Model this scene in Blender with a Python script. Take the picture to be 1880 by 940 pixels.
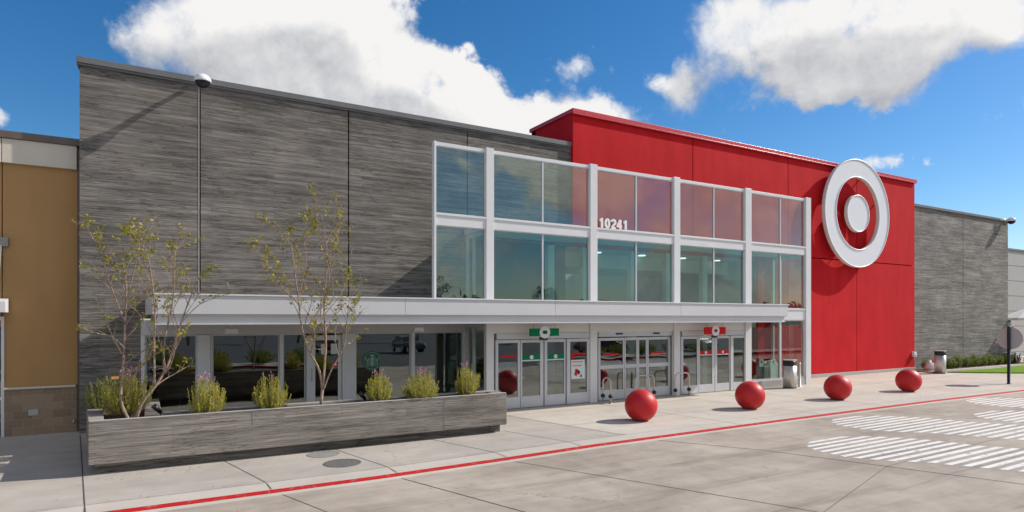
import bpy, bmesh, math, random
from mathutils import Vector, Matrix
R = math.radians
for o in list(bpy.data.objects): bpy.data.objects.remove(o)
S = bpy.context.scene
COL = S.collection

# ------------------------------------------------------------------ camera
CAMH = 2.9                      # eye height in metres
FPX = 1150.0                    # focal length measured on the 1880 px wide photograph
FWD = Vector((0.5062, 0.8624, 0)).normalized(); RGT = Vector((FWD.y, -FWD.x, 0))
cd = bpy.data.cameras.new("camera"); cam = bpy.data.objects.new("camera", cd); COL.objects.link(cam)
cam.location = (0, 0, CAMH); cam.rotation_euler = (R(90), 0, -math.atan2(FWD.x, FWD.y))
cd.sensor_width = 36; cd.lens = 36 * FPX / 1880; cd.shift_y = 115 / 1880
cd.clip_start = 0.1; cd.clip_end = 3000
S.camera = cam
S.render.engine = 'CYCLES'; S.cycles.max_bounces = 8; S.cycles.diffuse_bounces = 3; S.cycles.glossy_bounces = 3; S.cycles.transparent_max_bounces = 12
S.render.resolution_x = 1024; S.render.resolution_y = 512
S.view_settings.view_transform = 'Standard'; S.view_settings.look = 'None'
S.view_settings.exposure = 0.32; S.view_settings.gamma = 1.0

# measured position -> world metres, on the wall plane y = Y or on the ground
def at(px, py, Y):
    u = (px - 940) / FPX; v = (585 - py) / FPX
    t = Y / (FWD.y + RGT.y * u)
    return Vector(((FWD.x + RGT.x * u) * t, Y, CAMH + v * t))
def X(px, Y): return at(px, 585, Y).x
def Zt(px, py, Y): return at(px, py, Y).z
def gnd(px, py, z=0.0):
    u = (px - 940) / FPX; t = (CAMH - z) * FPX / (py - 585)
    return Vector(((FWD.x + RGT.x * u) * t, (FWD.y + RGT.y * u) * t, z))
def direction(px, py):
    d = FWD + RGT * ((px - 940) / FPX) + Vector((0, 0, (585 - py) / FPX)); return d.normalized()

# ------------------------------------------------------------------ node helpers
class NT:
    def __init__(s, tree): s.t = tree; s.n = tree.nodes; s.l = tree.links
    def new(s, typ, **kw):
        n = s.n.new(typ)
        for k, v in kw.items(): setattr(n, k, v)
        return n
    def put(s, sock, v):
        if isinstance(v, bpy.types.NodeSocket): s.l.new(v, sock)
        elif v is not None:
            if isinstance(v, (tuple, list)) and sock.type == 'RGBA' and len(v) == 3: v = (*v, 1)
            sock.default_value = v
    def math(s, op, a, b=None, c=None, clamp=False):
        n = s.new('ShaderNodeMath', operation=op, use_clamp=clamp)
        s.put(n.inputs[0], a); s.put(n.inputs[1], b); s.put(n.inputs[2], c); return n.outputs[0]
    def vmath(s, op, a, b=None, out=0):
        n = s.new('ShaderNodeVectorMath', operation=op); s.put(n.inputs[0], a)
        if op == 'SCALE': s.put(n.inputs['Scale'], b)
        else: s.put(n.inputs[1], b)
        return n.outputs[out]
    def noise(s, vec, scale=5, detail=4, rough=0.5, dist=0.0, out='Fac'):
        n = s.new('ShaderNodeTexNoise'); s.put(n.inputs['Vector'], vec); s.put(n.inputs['Scale'], scale)
        s.put(n.inputs['Detail'], detail); s.put(n.inputs['Roughness'], rough); s.put(n.inputs['Distortion'], dist)
        return n.outputs[out]
    def ramp(s, fac, stops, interp='LINEAR'):
        n = s.new('ShaderNodeValToRGB'); s.put(n.inputs[0], fac); r = n.color_ramp; r.interpolation = interp
        while len(r.elements) > 1: r.elements.remove(r.elements[-1])
        for i, (p, c) in enumerate(stops):
            if isinstance(c, (int, float)): c = (c, c, c)
            e = r.elements[0] if i == 0 else r.elements.new(p)
            e.position = p; e.color = (*c, 1)
        return n.outputs[0]
    def mix(s, fac, a, b, blend='MIX'):
        n = s.new('ShaderNodeMix', data_type='RGBA', blend_type=blend)
        s.put(n.inputs[0], fac); s.put(n.inputs[6], a); s.put(n.inputs[7], b); return n.outputs[2]
    def mapr(s, v, a, b, c=0.0, d=1.0, smooth=False):
        n = s.new('ShaderNodeMapRange', interpolation_type='SMOOTHSTEP' if smooth else 'LINEAR')
        for i, q in enumerate((v, a, b, c, d)): s.put(n.inputs[i], q)
        return n.outputs[0]
    def sep(s, v):
        n = s.new('ShaderNodeSeparateXYZ'); s.put(n.inputs[0], v); return n.outputs
    def comb(s, x, y, z):
        n = s.new('ShaderNodeCombineXYZ'); s.put(n.inputs[0], x); s.put(n.inputs[1], y); s.put(n.inputs[2], z); return n.outputs[0]

# ------------------------------------------------------------------ sky with clouds
SUNDIR = Vector((4.0, -1.0, 3.0)).normalized()
SUN_EL = math.asin(SUNDIR.z); SUN_AZ = math.atan2(SUNDIR.x, SUNDIR.y)
W = bpy.data.worlds.new("World"); S.world = W; W.use_nodes = True
w = NT(W.node_tree); w.n.clear()
tc = w.new('ShaderNodeTexCoord')
V = w.vmath('NORMALIZE', tc.outputs['Generated'])

# density of cloud in a direction: ellipses in (azimuth, elevation), broken up by turbulence
def azel(px, py):
    d = direction(px, py); return math.atan2(d.x, d.y), math.asin(d.z)
CLOUDS = [  # px, py, radius x, radius y, strength
    (330, 40, 105, 65, 0.75), (270, 95, 60, 50, .45), (460, 70, 150, 105, 1.2), (590, 60, 120, 120, 1.3), (500, 140, 160, 90, 1.1),
    (650, 20, 70, 60, .8), (640, 160, 130, 110, 1.3), (770, 205, 120, 80, 1.25), (790, 125, 60, 50, 1.0), (870, 180, 70, 70, 1.15), (900, 240, 70, 50, 1.0),
    (800, -20, 120, 22, .5), (1000, 225, 60, 50, 1.15), (1080, 220, 70, 42, 1.15), (1065, 112, 48, 42, .62), (1016, 75, 20, 10, .2),
    (1330, 60, 80, 70, 1.0), (1450, 60, 150, 100, 1.35), (1600, 60, 160, 105, 1.4), (1760, 20, 160, 75, 1.3), (1500, 150, 70, 50, 1.1), (1640, 120, 80, 65, 1.1),
    (1255, 160, 36, 45, .7), (1205, 152, 26, 20, .5), (1860, 40, 70, 55, 1.1), (1595, 300, 60, 22, .45), (0, 215, 24, 22, .35), (1860, 425, 30, 14, .35),
]
g = bpy.data.node_groups.new('cloud_density', 'ShaderNodeTree')
g.interface.new_socket('Vector', in_out='INPUT', socket_type='NodeSocketVector')
g.interface.new_socket('Density', in_out='OUTPUT', socket_type='NodeSocketFloat')
q = NT(g); gi = q.new('NodeGroupInput'); go = q.new('NodeGroupOutput')
vec = gi.outputs[0]
sx, sy, sz = q.sep(vec)
az = q.math('ARCTAN2', sx, sy); el = q.math('ARCSINE', sz)
P = q.comb(az, el, 0.0)
dens = None
for (px, py, rx, ry, k) in CLOUDS:
    a0, e0 = azel(px, py); a1, _ = azel(px + rx, py); _, e1 = azel(px, py - ry)
    ra, re = abs(a1 - a0), abs(e1 - e0)
    dlt = q.vmath('SUBTRACT', P, (a0, e0, 0)); sc = q.vmath('MULTIPLY', dlt, (1 / ra, 1 / re, 0))
    r2 = q.vmath('DOT_PRODUCT', sc, sc, out=1)
    gz = q.math('MULTIPLY', q.math('EXPONENT', q.math('MULTIPLY', r2, -1.1)), k)
    dens = gz if dens is None else q.math('ADD', dens, gz)
# the rest of the sky (outside the picture, seen in the window glass): scattered cumulus
gen = q.mapr(q.noise(vec, 5.0, 5, .6, .5), .34, .52, 0, 1.1)
back = q.mapr(sy, .05, -.25)
dens = q.math('ADD', q.math('MINIMUM', dens, 1.35), q.math('MULTIPLY', gen, back))
q.l.new(dens, go.inputs[0])
g2 = bpy.data.node_groups.new('cloud_turbulence', 'ShaderNodeTree')
g2.interface.new_socket('Vector', in_out='INPUT', socket_type='NodeSocketVector')
g2.interface.new_socket('Density', in_out='OUTPUT', socket_type='NodeSocketFloat')
q = NT(g2); gi = q.new('NodeGroupInput'); go = q.new('NodeGroupOutput'); vec = gi.outputs[0]
# turbulence: soft large swirls plus heaped round puffs
n1 = q.noise(vec, 5.5, 8, .55, .25)
warp = q.vmath('ADD', vec, q.vmath('SCALE', q.vmath('SUBTRACT', q.noise(vec, 11, 5, .6, out='Color'), (.5, .5, .5)), .085))
vo = q.new('ShaderNodeTexVoronoi', feature='F1'); q.put(vo.inputs['Vector'], warp)
for k_, v_ in (('Scale', 15.0), ('Detail', 3.0), ('Roughness', .55), ('Lacunarity', 2.3)): vo.inputs[k_].default_value = v_
vo.normalize = True
puff = q.math('SUBTRACT', .30, q.math('MULTIPLY', vo.outputs['Distance'], .8))
n3 = q.noise(vec, 38.0, 6, .6, .2)
tur = q.math('ADD', q.math('MULTIPLY', q.math('SUBTRACT', n1, .5), 2.6), q.math('MULTIPLY', puff, 2.1))
tur = q.math('ADD', tur, q.math('MULTIPLY', q.math('SUBTRACT', n3, .5), .55))
q.l.new(tur, go.inputs[0])
def cdens(v, gg):
    n = w.new('ShaderNodeGroup'); n.node_tree = gg; w.put(n.inputs[0], v); return n.outputs[0]
e0 = cdens(V, g); t0 = cdens(V, g2); d0 = w.math('ADD', e0, t0)
toward = w.vmath('NORMALIZE', w.vmath('ADD', V, tuple(SUNDIR * 0.045 + Vector((0, 0, 0.040)))))
d1 = cdens(toward, g)
toward2 = w.vmath('NORMALIZE', w.vmath('ADD', V, tuple(SUNDIR * 0.010 + Vector((0, 0, 0.012)))))
d2 = cdens(toward2, g2)
edge = w.mapr(w.noise(V, 3.0, 3, .5), .38, .60, .22, 1.15)
alpha = w.mapr(d0, .48, w.math('ADD', .55, edge), 0, 1, True)
relief = w.math('ADD', w.mapr(w.math('SUBTRACT', e0, d1), -.7, .7, -.45, .45), w.mapr(w.math('SUBTRACT', t0, d2), -.7, .7, -.34, .34))
soft = w.noise(V, 4.0, 4, .55)
thick = w.math('MULTIPLY', w.mapr(d0, .7, 1.9), w.mapr(soft, .38, .60, .03, .42))
shade = w.math('SUBTRACT', w.math('ADD', relief, .78), thick)
ccol = w.ramp(shade, [(0.0, (.36, .38, .44)), (.3, (.47, .485, .53)), (.62, (.68, .685, .70)), (.95, (.92, .91, .90))])

sky = w.new('ShaderNodeTexSky', sky_type='NISHITA'); sky.sun_disc = False
sky.sun_elevation = SUN_EL; sky.sun_rotation = SUN_AZ; sky.air_density = 1.0; sky.dust_density = 0.4; sky.ozone_density = 4.0; sky.altitude = 200
hs = w.new('ShaderNodeHueSaturation'); w.put(hs.inputs['Saturation'], 1.30); w.put(hs.inputs['Value'], 1.0); w.l.new(sky.outputs[0], hs.inputs['Color'])
bg1 = w.new('ShaderNodeBackground'); w.l.new(hs.outputs[0], bg1.inputs[0]); bg1.inputs[1].default_value = 0.098
bg2 = w.new('ShaderNodeBackground'); w.l.new(ccol, bg2.inputs[0]); bg2.inputs[1].default_value = 0.80
mx = w.new('ShaderNodeMixShader'); w.l.new(alpha, mx.inputs[0]); w.l.new(bg1.outputs[0], mx.inputs[1]); w.l.new(bg2.outputs[0], mx.inputs[2])
ow = w.new('ShaderNodeOutputWorld'); w.l.new(mx.outputs[0], ow.inputs[0])

sd = bpy.data.lights.new("sun", 'SUN'); sd.energy = 3.9; sd.angle = R(0.55); sd.color = (1.0, .94, .86)
sun = bpy.data.objects.new("sun", sd); COL.objects.link(sun); sun.location = (20, -10, 30)
sun.rotation_euler = (-SUNDIR).to_track_quat('-Z', 'Y').to_euler()

# ------------------------------------------------------------------ materials
MATS = {}
def mat(name, rough=.6, metal=0.0, spec=.5):
    m = bpy.data.materials.new(name); m.use_nodes = True; MATS[name] = m
    t = NT(m.node_tree); b = m.node_tree.nodes['Principled BSDF']
    b.inputs['Roughness'].default_value = rough; b.inputs['Metallic'].default_value = metal
    b.inputs['Specular IOR Level'].default_value = spec
    return m, t, b
def bump(t, b, h, strength=.3, dist=.01):
    n = t.new('ShaderNodeBump'); t.put(n.inputs['Height'], h); t.put(n.inputs['Strength'], strength); t.put(n.inputs['Distance'], dist)
    t.l.new(n.outputs[0], b.inputs['Normal'])
def objco(t): return t.new('ShaderNodeTexCoord').outputs['Object']

def simple(name, col, rough=.5, metal=0.0, var=.12, scale=3.0, bmp=0.0, spec=.5):
    m, t, b = mat(name, rough, metal, spec); co = objco(t)
    n = t.noise(co, scale, 5, .6)
    c = t.mix(t.mapr(n, .3, .7), tuple(x * (1 - var) for x in col), tuple(min(1, x * (1 + var)) for x in col))
    t.l.new(c, b.inputs['Base Color'])
    t.l.new(t.mapr(t.noise(co, scale * 4, 3), .3, .7, max(0, rough - .06), min(1, rough + .06)), b.inputs['Roughness'])
    if bmp: bump(t, b, t.noise(co, scale * 30, 4), bmp, .004)
    return m

def board_concrete(name, dark, mid, light, bh=.105, bw=1.9, rel=1.0):
    m, t, b = mat(name, .82, spec=.3); co = objco(t)
    x, y, z = t.sep(co)
    hx = t.math('ADD', x, t.math('MULTIPLY', y, 1.0))
    wob = t.math('MULTIPLY', t.math('SUBTRACT', t.noise(t.comb(hx, z, 0), 2.3, 3), .5), .03)
    zz = t.math('ADD', z, wob)
    def bricks(w_, h_, off, mort):
        br = t.new('ShaderNodeTexBrick'); t.put(br.inputs['Vector'], t.comb(hx, zz, 0))
        br.offset = off; br.offset_frequency = 2; br.squash = 1.0
        for k, v in (('Scale', 1.0), ('Brick Width', w_), ('Row Height', h_), ('Mortar Size', mort), ('Mortar Smooth', .6), ('Bias', 0.0)):
            br.inputs[k].default_value = v
        br.inputs['Color1'].default_value = (0, 0, 0, 1); br.inputs['Color2'].default_value = (1, 1, 1, 1); br.inputs['Mortar'].default_value = (.5, .5, .5, 1)
        return br.outputs['Color'], br.outputs['Fac']
    c1, f1 = bricks(bw, bh, .37, .006)
    c2, f2 = bricks(bw * 1.37, bh * 2.6, .61, .004)
    sv = t.comb(t.math('MULTIPLY', hx, .38), t.math('MULTIPLY', z, 7.5), 0)
    streak = t.noise(sv, 1.5, 8, .62, .12)
    ed = t.noise(t.comb(t.math('MULTIPLY', hx, .30), t.math('MULTIPLY', zz, 3.3), 3.7), 2.1, 6, .6, .1)
    ledge = t.math('SUBTRACT', 1.0, t.mapr(t.math('ABSOLUTE', t.math('SUBTRACT', t.math('FRACT', t.math('MULTIPLY', ed, 7.0)), .5)), .0, .13))
    patch = t.mapr(t.noise(t.comb(hx, t.math('MULTIPLY', z, 1.6), 9.1), .9, 3, .5), .38, .55)
    ledge = t.math('MULTIPLY', ledge, patch)
    fine = t.noise(t.comb(t.math('MULTIPLY', hx, 1.6), t.math('MULTIPLY', z, 36.0), 0), 1.5, 5, .6, .2)
    big = t.noise(t.comb(t.math('MULTIPLY', hx, .5), t.math('MULTIPLY', zz, 1.1), 0), 1.0, 4, .55)
    tone = t.math('ADD', t.math('MULTIPLY', t.math('SUBTRACT', c1, .5), .17), t.math('MULTIPLY', t.math('SUBTRACT', c2, .5), .10))
    tone = t.math('ADD', tone, t.math('MULTIPLY', t.math('SUBTRACT', streak, .5), 1.25))
    tone = t.math('ADD', tone, t.math('MULTIPLY', t.math('SUBTRACT', fine, .5), .85))
    tone = t.math('ADD', tone, t.math('MULTIPLY', t.math('SUBTRACT', big, .5), .55))
    tone = t.math('SUBTRACT', tone, t.math('MULTIPLY', ledge, .36))
    tone = t.math('ADD', tone, .52, clamp=True)
    col = t.ramp(tone, [(.16, dark), (.5, mid), (.86, light)])
    col = t.mix(t.math('MULTIPLY', f1, .35), col, tuple(d * .7 for d in dark))
    t.l.new(col, b.inputs['Base Color'])
    h = t.math('ADD', t.math('MULTIPLY', c1, .55), t.math('MULTIPLY', streak, 1.1))
    h = t.math('ADD', h, t.math('MULTIPLY', fine, .35))
    h = t.math('SUBTRACT', h, t.math('MULTIPLY', f1, .45)); h = t.math('SUBTRACT', h, t.math('MULTIPLY', ledge, .5))
    bump(t, b, h, .8 * rel, .02)
    return m

board_concrete('wall_board', (.078, .070, .062), (.182, .163, .145), (.325, .292, .26), bh=.12, bw=2.6)
board_concrete('planter_board', (.125, .110, .095), (.245, .218, .190), (.40, .357, .315), bh=.16, bw=2.4, rel=.8)
board_concrete('far_board', (.085, .078, .071), (.215, .197, .18), (.40, .365, .335), bh=.22, bw=2.4, rel=.9)

def stucco(name, col, var=.14, streakx=1.0):
    m, t, b = mat(name, .8, spec=.12); co = objco(t); x, y, z = t.sep(co)
    hx = t.math('ADD', x, y)
    st = t.noise(t.comb(t.math('MULTIPLY', hx, 3.0 * streakx), t.math('MULTIPLY', z, .35), 0), 1.2, 6, .6, .2)
    bl = t.noise(co, .5, 5, .6)
    f = t.math('ADD', t.math('MULTIPLY', st, .6), t.math('MULTIPLY', bl, .4))
    c = t.mix(t.mapr(f, .36, .64), tuple(x_ * (1 - var) for x_ in col), tuple(min(1, x_ * (1 + var) + .006) for x_ in col))
    t.l.new(c, b.inputs['Base Color'])
    bump(t, b, t.math('ADD', t.noise(co, 55, 4, .6), t.math('MULTIPLY', t.noise(co, 6, 4), .7)), .35, .006)
    return m
stucco('red_stucco', (.57, .011, .016), .09, .45)
stucco('tan_stucco', (.43, .25, .105), .06, .4)
stucco('cream_stucco', (.62, .56, .47), .04, .4)
simple('red_metal', (.60, .03, .045), .35, 0, .05)
simple('cap_metal', (.16, .155, .155), .5, 0, .1)
simple('cap_brown', (.13, .10, .085), .5, 0, .1)
simple('white_metal', (.73, .722, .72), .38, 0, .03, 1.5)
simple('canopy_metal', (.63, .625, .635), .42, 0, .03, .8)
simple('door_metal', (.60, .61, .63), .35, .15, .05, 1.5)
simple('dark_metal', (.035, .038, .042), .4, .3, .1)
simple('black_rubber', (.012, .012, .013), .55, 0, .1, 8)
simple('black_paint', (.008, .008, .014), .35, 0, .1, 8)
simple('steel', (.60, .56, .52), .42, .75, .05, 6)
simple('ceiling', (.72, .72, .66), .8, 0, .03)
simple('interior_wall', (.50, .50, .44), .8, 0, .05)
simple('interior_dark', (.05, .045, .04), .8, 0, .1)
simple('interior_floor', (.25, .24, .22), .4, 0, .05)
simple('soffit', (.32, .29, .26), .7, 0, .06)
simple('sign_white', (.82, .82, .85), .35, 0, .015, .5)
simple('number_white', (.86, .86, .86), .5, 0, .01)
simple('sign_edge', (.62, .57, .53), .4, 0, .03)
simple('green_sign', (.0, .20, .075), .5, 0, .04, spec=.15)
simple('red_sign', (.66, .008, .012), .5, 0, .04, spec=.15)
simple('paper', (.70, .76, .72), .6, 0, .03)
simple('logo_green', (.008, .12, .065), .4, 0, .05)
simple('logo_pale', (.30, .46, .38), .4, 0, .05)
simple('plastic_pale', (.76, .78, .74), .5, 0, .05)
simple('sill_concrete', (.42, .40, .37), .8, 0, .12, 5, .2)
simple('white_cloth', (.80, .79, .76), .8, 0, .03)
simple('pink_plastic', (.75, .62, .66), .5, 0, .08, 9)
simple('amber', (.9, .45, .10), .3, 0, .05)
simple('tape_red', (.85, .04, .03), .5, 0, .05)
simple('flower', (.52, .14, .50), .6, 0, .25, 40)
simple('mulch', (.11, .065, .04), .95, 0, .5, 22, .8)
simple('far_panel', (.42, .41, .39), .7, 0, .04, .6)
simple('iron', (.18, .172, .165), .6, .3, .25, 12, .4)
simple('iron_pale', (.30, .29, .275), .7, .2, .15, 12, .4)

m = bpy.data.materials.new('lamp_glow'); m.use_nodes = True; MATS['lamp_glow'] = m
bb = m.node_tree.nodes['Principled BSDF']; bb.inputs['Emission Color'].default_value = (1, .95, .84, 1); bb.inputs['Emission Strength'].default_value = 1.3
# street sphere paint: slightly dusty towards its own scuffs
m, t, b = mat('ball_red', .36, spec=.45); co = objco(t)
c = t.mix(t.mapr(t.noise(co, 5, 6, .65), .45, .75), (.57, .008, .010), (.52, .016, .017))
sc_ = t.mapr(t.noise(t.vmath('MULTIPLY', co, (3, 3, 16)), 3.0, 6, .7, .6), .66, .72)
c = t.mix(t.math('MULTIPLY', sc_, .45), c, (.30, .10, .09))
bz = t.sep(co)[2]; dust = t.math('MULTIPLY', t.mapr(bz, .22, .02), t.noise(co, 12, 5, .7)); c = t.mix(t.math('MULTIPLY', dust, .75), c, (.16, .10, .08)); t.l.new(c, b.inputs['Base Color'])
t.l.new(t.mapr(t.noise(co, 9, 5), .3, .7, .40, .56), b.inputs['Roughness'])

def concrete(name, lo, hi, stain=.3, tracks=()):
    m, t, b = mat(name, .86, spec=.25); co = objco(t); x, y, z = t.sep(co)
    big = t.noise(co, .32, 6, .6, .4); mid = t.noise(co, 1.7, 7, .62, .3); fine = t.noise(co, 38, 4, .7)
    drag = t.noise(t.comb(t.math('MULTIPLY', x, .35), t.math('MULTIPLY', y, 2.4), 0), .9, 6, .6, .5)
    f = t.math('ADD', t.math('MULTIPLY', big, .42), t.math('MULTIPLY', mid, .25)); f = t.math('ADD', f, t.math('MULTIPLY', drag, .25)); f = t.math('ADD', f, t.math('MULTIPLY', fine, .08))
    c = t.mix(t.mapr(f, .39, .61), lo, hi)
    sp = t.mapr(t.noise(co, 2.3, 5, .7, .2), .64, .74)
    c = t.mix(t.math('MULTIPLY', sp, stain), c, tuple(v * .55 for v in lo))
    wy = t.math('ADD', y, t.math('MULTIPLY', t.math('SUBTRACT', t.noise(t.comb(t.math('MULTIPLY', x, .12), 0, 0), 1, 2), .5), 1.4))
    for ty in tracks:
        gy = t.math('EXPONENT', t.math('MULTIPLY', t.math('POWER', t.math('ABSOLUTE', t.math('MULTIPLY', t.math('SUBTRACT', wy, ty), 4.2)), 2.0), -1.0))
        brk = t.mapr(t.noise(t.comb(t.math('MULTIPLY', x, .5), t.math('MULTIPLY', y, 7), ty), 1.2, 6, .65), .38, .66)
        c = t.mix(t.math('MULTIPLY', t.math('MULTIPLY', gy, brk), .42), c, tuple(v * .42 for v in lo))
    spots = t.mapr(t.noise(co, 5.5, 2, .5), .72, .76)
    c = t.mix(t.math('MULTIPLY', spots, stain * .9), c, tuple(v * .35 for v in lo))
    vc = t.new('ShaderNodeTexVoronoi', feature='DISTANCE_TO_EDGE'); t.put(vc.inputs['Vector'], t.vmath('ADD', co, t.vmath('SCALE', t.noise(co, 1.6, 5, .7, out='Color'), .9))); vc.inputs['Scale'].default_value = .16
    crack = t.math('MULTIPLY', t.math('SUBTRACT', 1.0, t.mapr(vc.outputs['Distance'], .0005, .0022)), t.mapr(t.noise(co, .25, 2), .47, .55))
    c = t.mix(t.math('MULTIPLY', crack, .55), c, tuple(v * .3 for v in lo))
    pit = t.mapr(t.noise(co, 14, 3, .6), .70, .76)
    c = t.mix(t.math('MULTIPLY', pit, .5), c, tuple(v * .4 for v in lo))
    t.l.new(c, b.inputs['Base Color'])
    bump(t, b, t.math('ADD', fine, t.math('MULTIPLY', mid, .6)), .25, .004)
    return m
concrete('walk_light', (.46, .41, .352), (.60, .545, .475), .20)
concrete('walk_grey', (.36, .325, .285), (.50, .455, .40), .30)
concrete('walk_edge', (.47, .425, .37), (.57, .52, .46), .14)
concrete('road_concrete', (.30, .252, .206), (.50, .435, .365), .5, (9.3, 7.75, 6.2, 4.6))
concrete('asphalt', (.070, .074, .080), (.11, .115, .122), .2)
simple('joint', (.085, .075, .064), .95, 0, .3, 8)
# worn paints
def paint(name, col, under, wear):
    m, t, b = mat(name, .7, spec=.3); co = objco(t)
    n = t.noise(co, 6, 7, .7); c = t.mix(t.mapr(n, wear, wear + .12), col, under)
    c = t.mix(t.mapr(t.noise(co, 1.2, 4), .3, .7), c, t.mix(.12, c, (.05, .04, .04)))
    t.l.new(c, b.inputs['Base Color']); return m
paint('paint_white', (.82, .80, .77), (.42, .37, .32), .545)
paint('paint_red', (.50, .010, .010), (.38, .17, .15), .555)

# split-face block
m, t, b = mat('brown_block', .85, spec=.2); co = objco(t); x, y, z = t.sep(co)
br = t.new('ShaderNodeTexBrick'); t.put(br.inputs['Vector'], t.comb(x, z, 0)); br.offset = .5
for k, v in (('Scale', 1.0), ('Brick Width', .4), ('Row Height', .2), ('Mortar Size', .008), ('Mortar Smooth', .2), ('Bias', 0.0)): br.inputs[k].default_value = v
br.inputs['Color1'].default_value = (.27, .185, .12, 1); br.inputs['Color2'].default_value = (.44, .31, .21, 1); br.inputs['Mortar'].default_value = (.48, .37, .27, 1)
nz = t.noise(co, 14, 6, .7)
t.l.new(t.mix(.45, br.outputs['Color'], t.mix(nz, (.10, .07, .05), (.34, .26, .19))), b.inputs['Base Color'])
bump(t, b, t.math('SUBTRACT', nz, t.math('MULTIPLY', br.outputs['Fac'], .8)), .7, .02)

# grass
m, t, b = mat('lawn', .9, spec=.1); co = objco(t)
t.l.new(t.mix(t.noise(co, 2.5, 6, .7), (.09, .19, .010), (.20, .33, .02)), b.inputs['Base Color'])
def leafmat(name, c1, c2, trans=.35):
    m = bpy.data.materials.new(name); m.use_nodes = True; t = NT(m.node_tree); MATS[name] = m
    b = m.node_tree.nodes['Principled BSDF']; b.inputs['Roughness'].default_value = .5; b.inputs['Specular IOR Level'].default_value = .25
    n = t.noise(objco(t), 9, 4, .6); c = t.mix(t.mapr(n, .32, .68), c1, c2); t.l.new(c, b.inputs['Base Color'])
    tr = t.new('ShaderNodeBsdfTranslucent'); t.l.new(c, tr.inputs[0]); mxs = t.new('ShaderNodeMixShader'); mxs.inputs[0].default_value = trans
    t.l.new(b.outputs[0], mxs.inputs[1]); t.l.new(tr.outputs[0], mxs.inputs[2])
    t.l.new(mxs.outputs[0], m.node_tree.nodes['Material Output'].inputs[0]); return m
leafmat('tree_leaf', (.16, .20, .02), (.46, .37, .04))
leafmat('shrub_leaf', (.27, .30, .03), (.66, .60, .09), .45)
leafmat('shrub_leaf_dark', (.08, .14, .025), (.30, .33, .07))
leafmat('dry_leaf', (.16, .09, .03), (.34, .22, .08), .1)
leafmat('far_leaf', (.018, .035, .014), (.04, .065, .022), .2)
m, t, b = mat('bark', .85, spec=.2); co = objco(t)
t.l.new(t.mix(t.mapr(t.noise(co, 22, 5, .6), .35, .65), (.20, .135, .095), (.42, .32, .25)), b.inputs['Base Color'])
bump(t, b, t.noise(co, 60, 4), .5, .004)

def glass(name, tint, r0, wob=0.0):
    m = bpy.data.materials.new(name); m.use_nodes = True; t = NT(m.node_tree); t.n.clear(); MATS[name] = m
    lw = t.new('ShaderNodeLayerWeight'); lw.inputs['Blend'].default_value = .5
    fac = t.math('ADD', t.math('MULTIPLY', t.math('POWER', lw.outputs['Facing'], 4.0), (1 - r0) * .85), r0)
    tr = t.new('ShaderNodeBsdfTransparent'); t.put(tr.inputs[0], tint)
    gl = t.new('ShaderNodeBsdfGlossy'); gl.inputs['Roughness'].default_value = 0.0; t.put(gl.inputs[0], (.95, .98, .93))
    if wob:
        bp = t.new('ShaderNodeBump'); bp.inputs['Strength'].default_value = wob; bp.inputs['Distance'].default_value = .02
        t.put(bp.inputs['Height'], t.noise(objco(t), .55, 2)); t.l.new(bp.outputs[0], gl.inputs['Normal'])
    mxs = t.new('ShaderNodeMixShader'); t.l.new(fac, mxs.inputs[0]); t.l.new(tr.outputs[0], mxs.inputs[1]); t.l.new(gl.outputs[0], mxs.inputs[2])
    o = t.new('ShaderNodeOutputMaterial'); t.l.new(mxs.outputs[0], o.inputs[0]); return m
glass('glass_screen', (.74, .83, .78), .11, .3)
glass('glass_lobby', (.72, .89, .87), .085, .25)
glass('glass_cafe', (.46, .53, .53), .19, .3)
glass('glass_side', (.80, .87, .84), .07)

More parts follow.
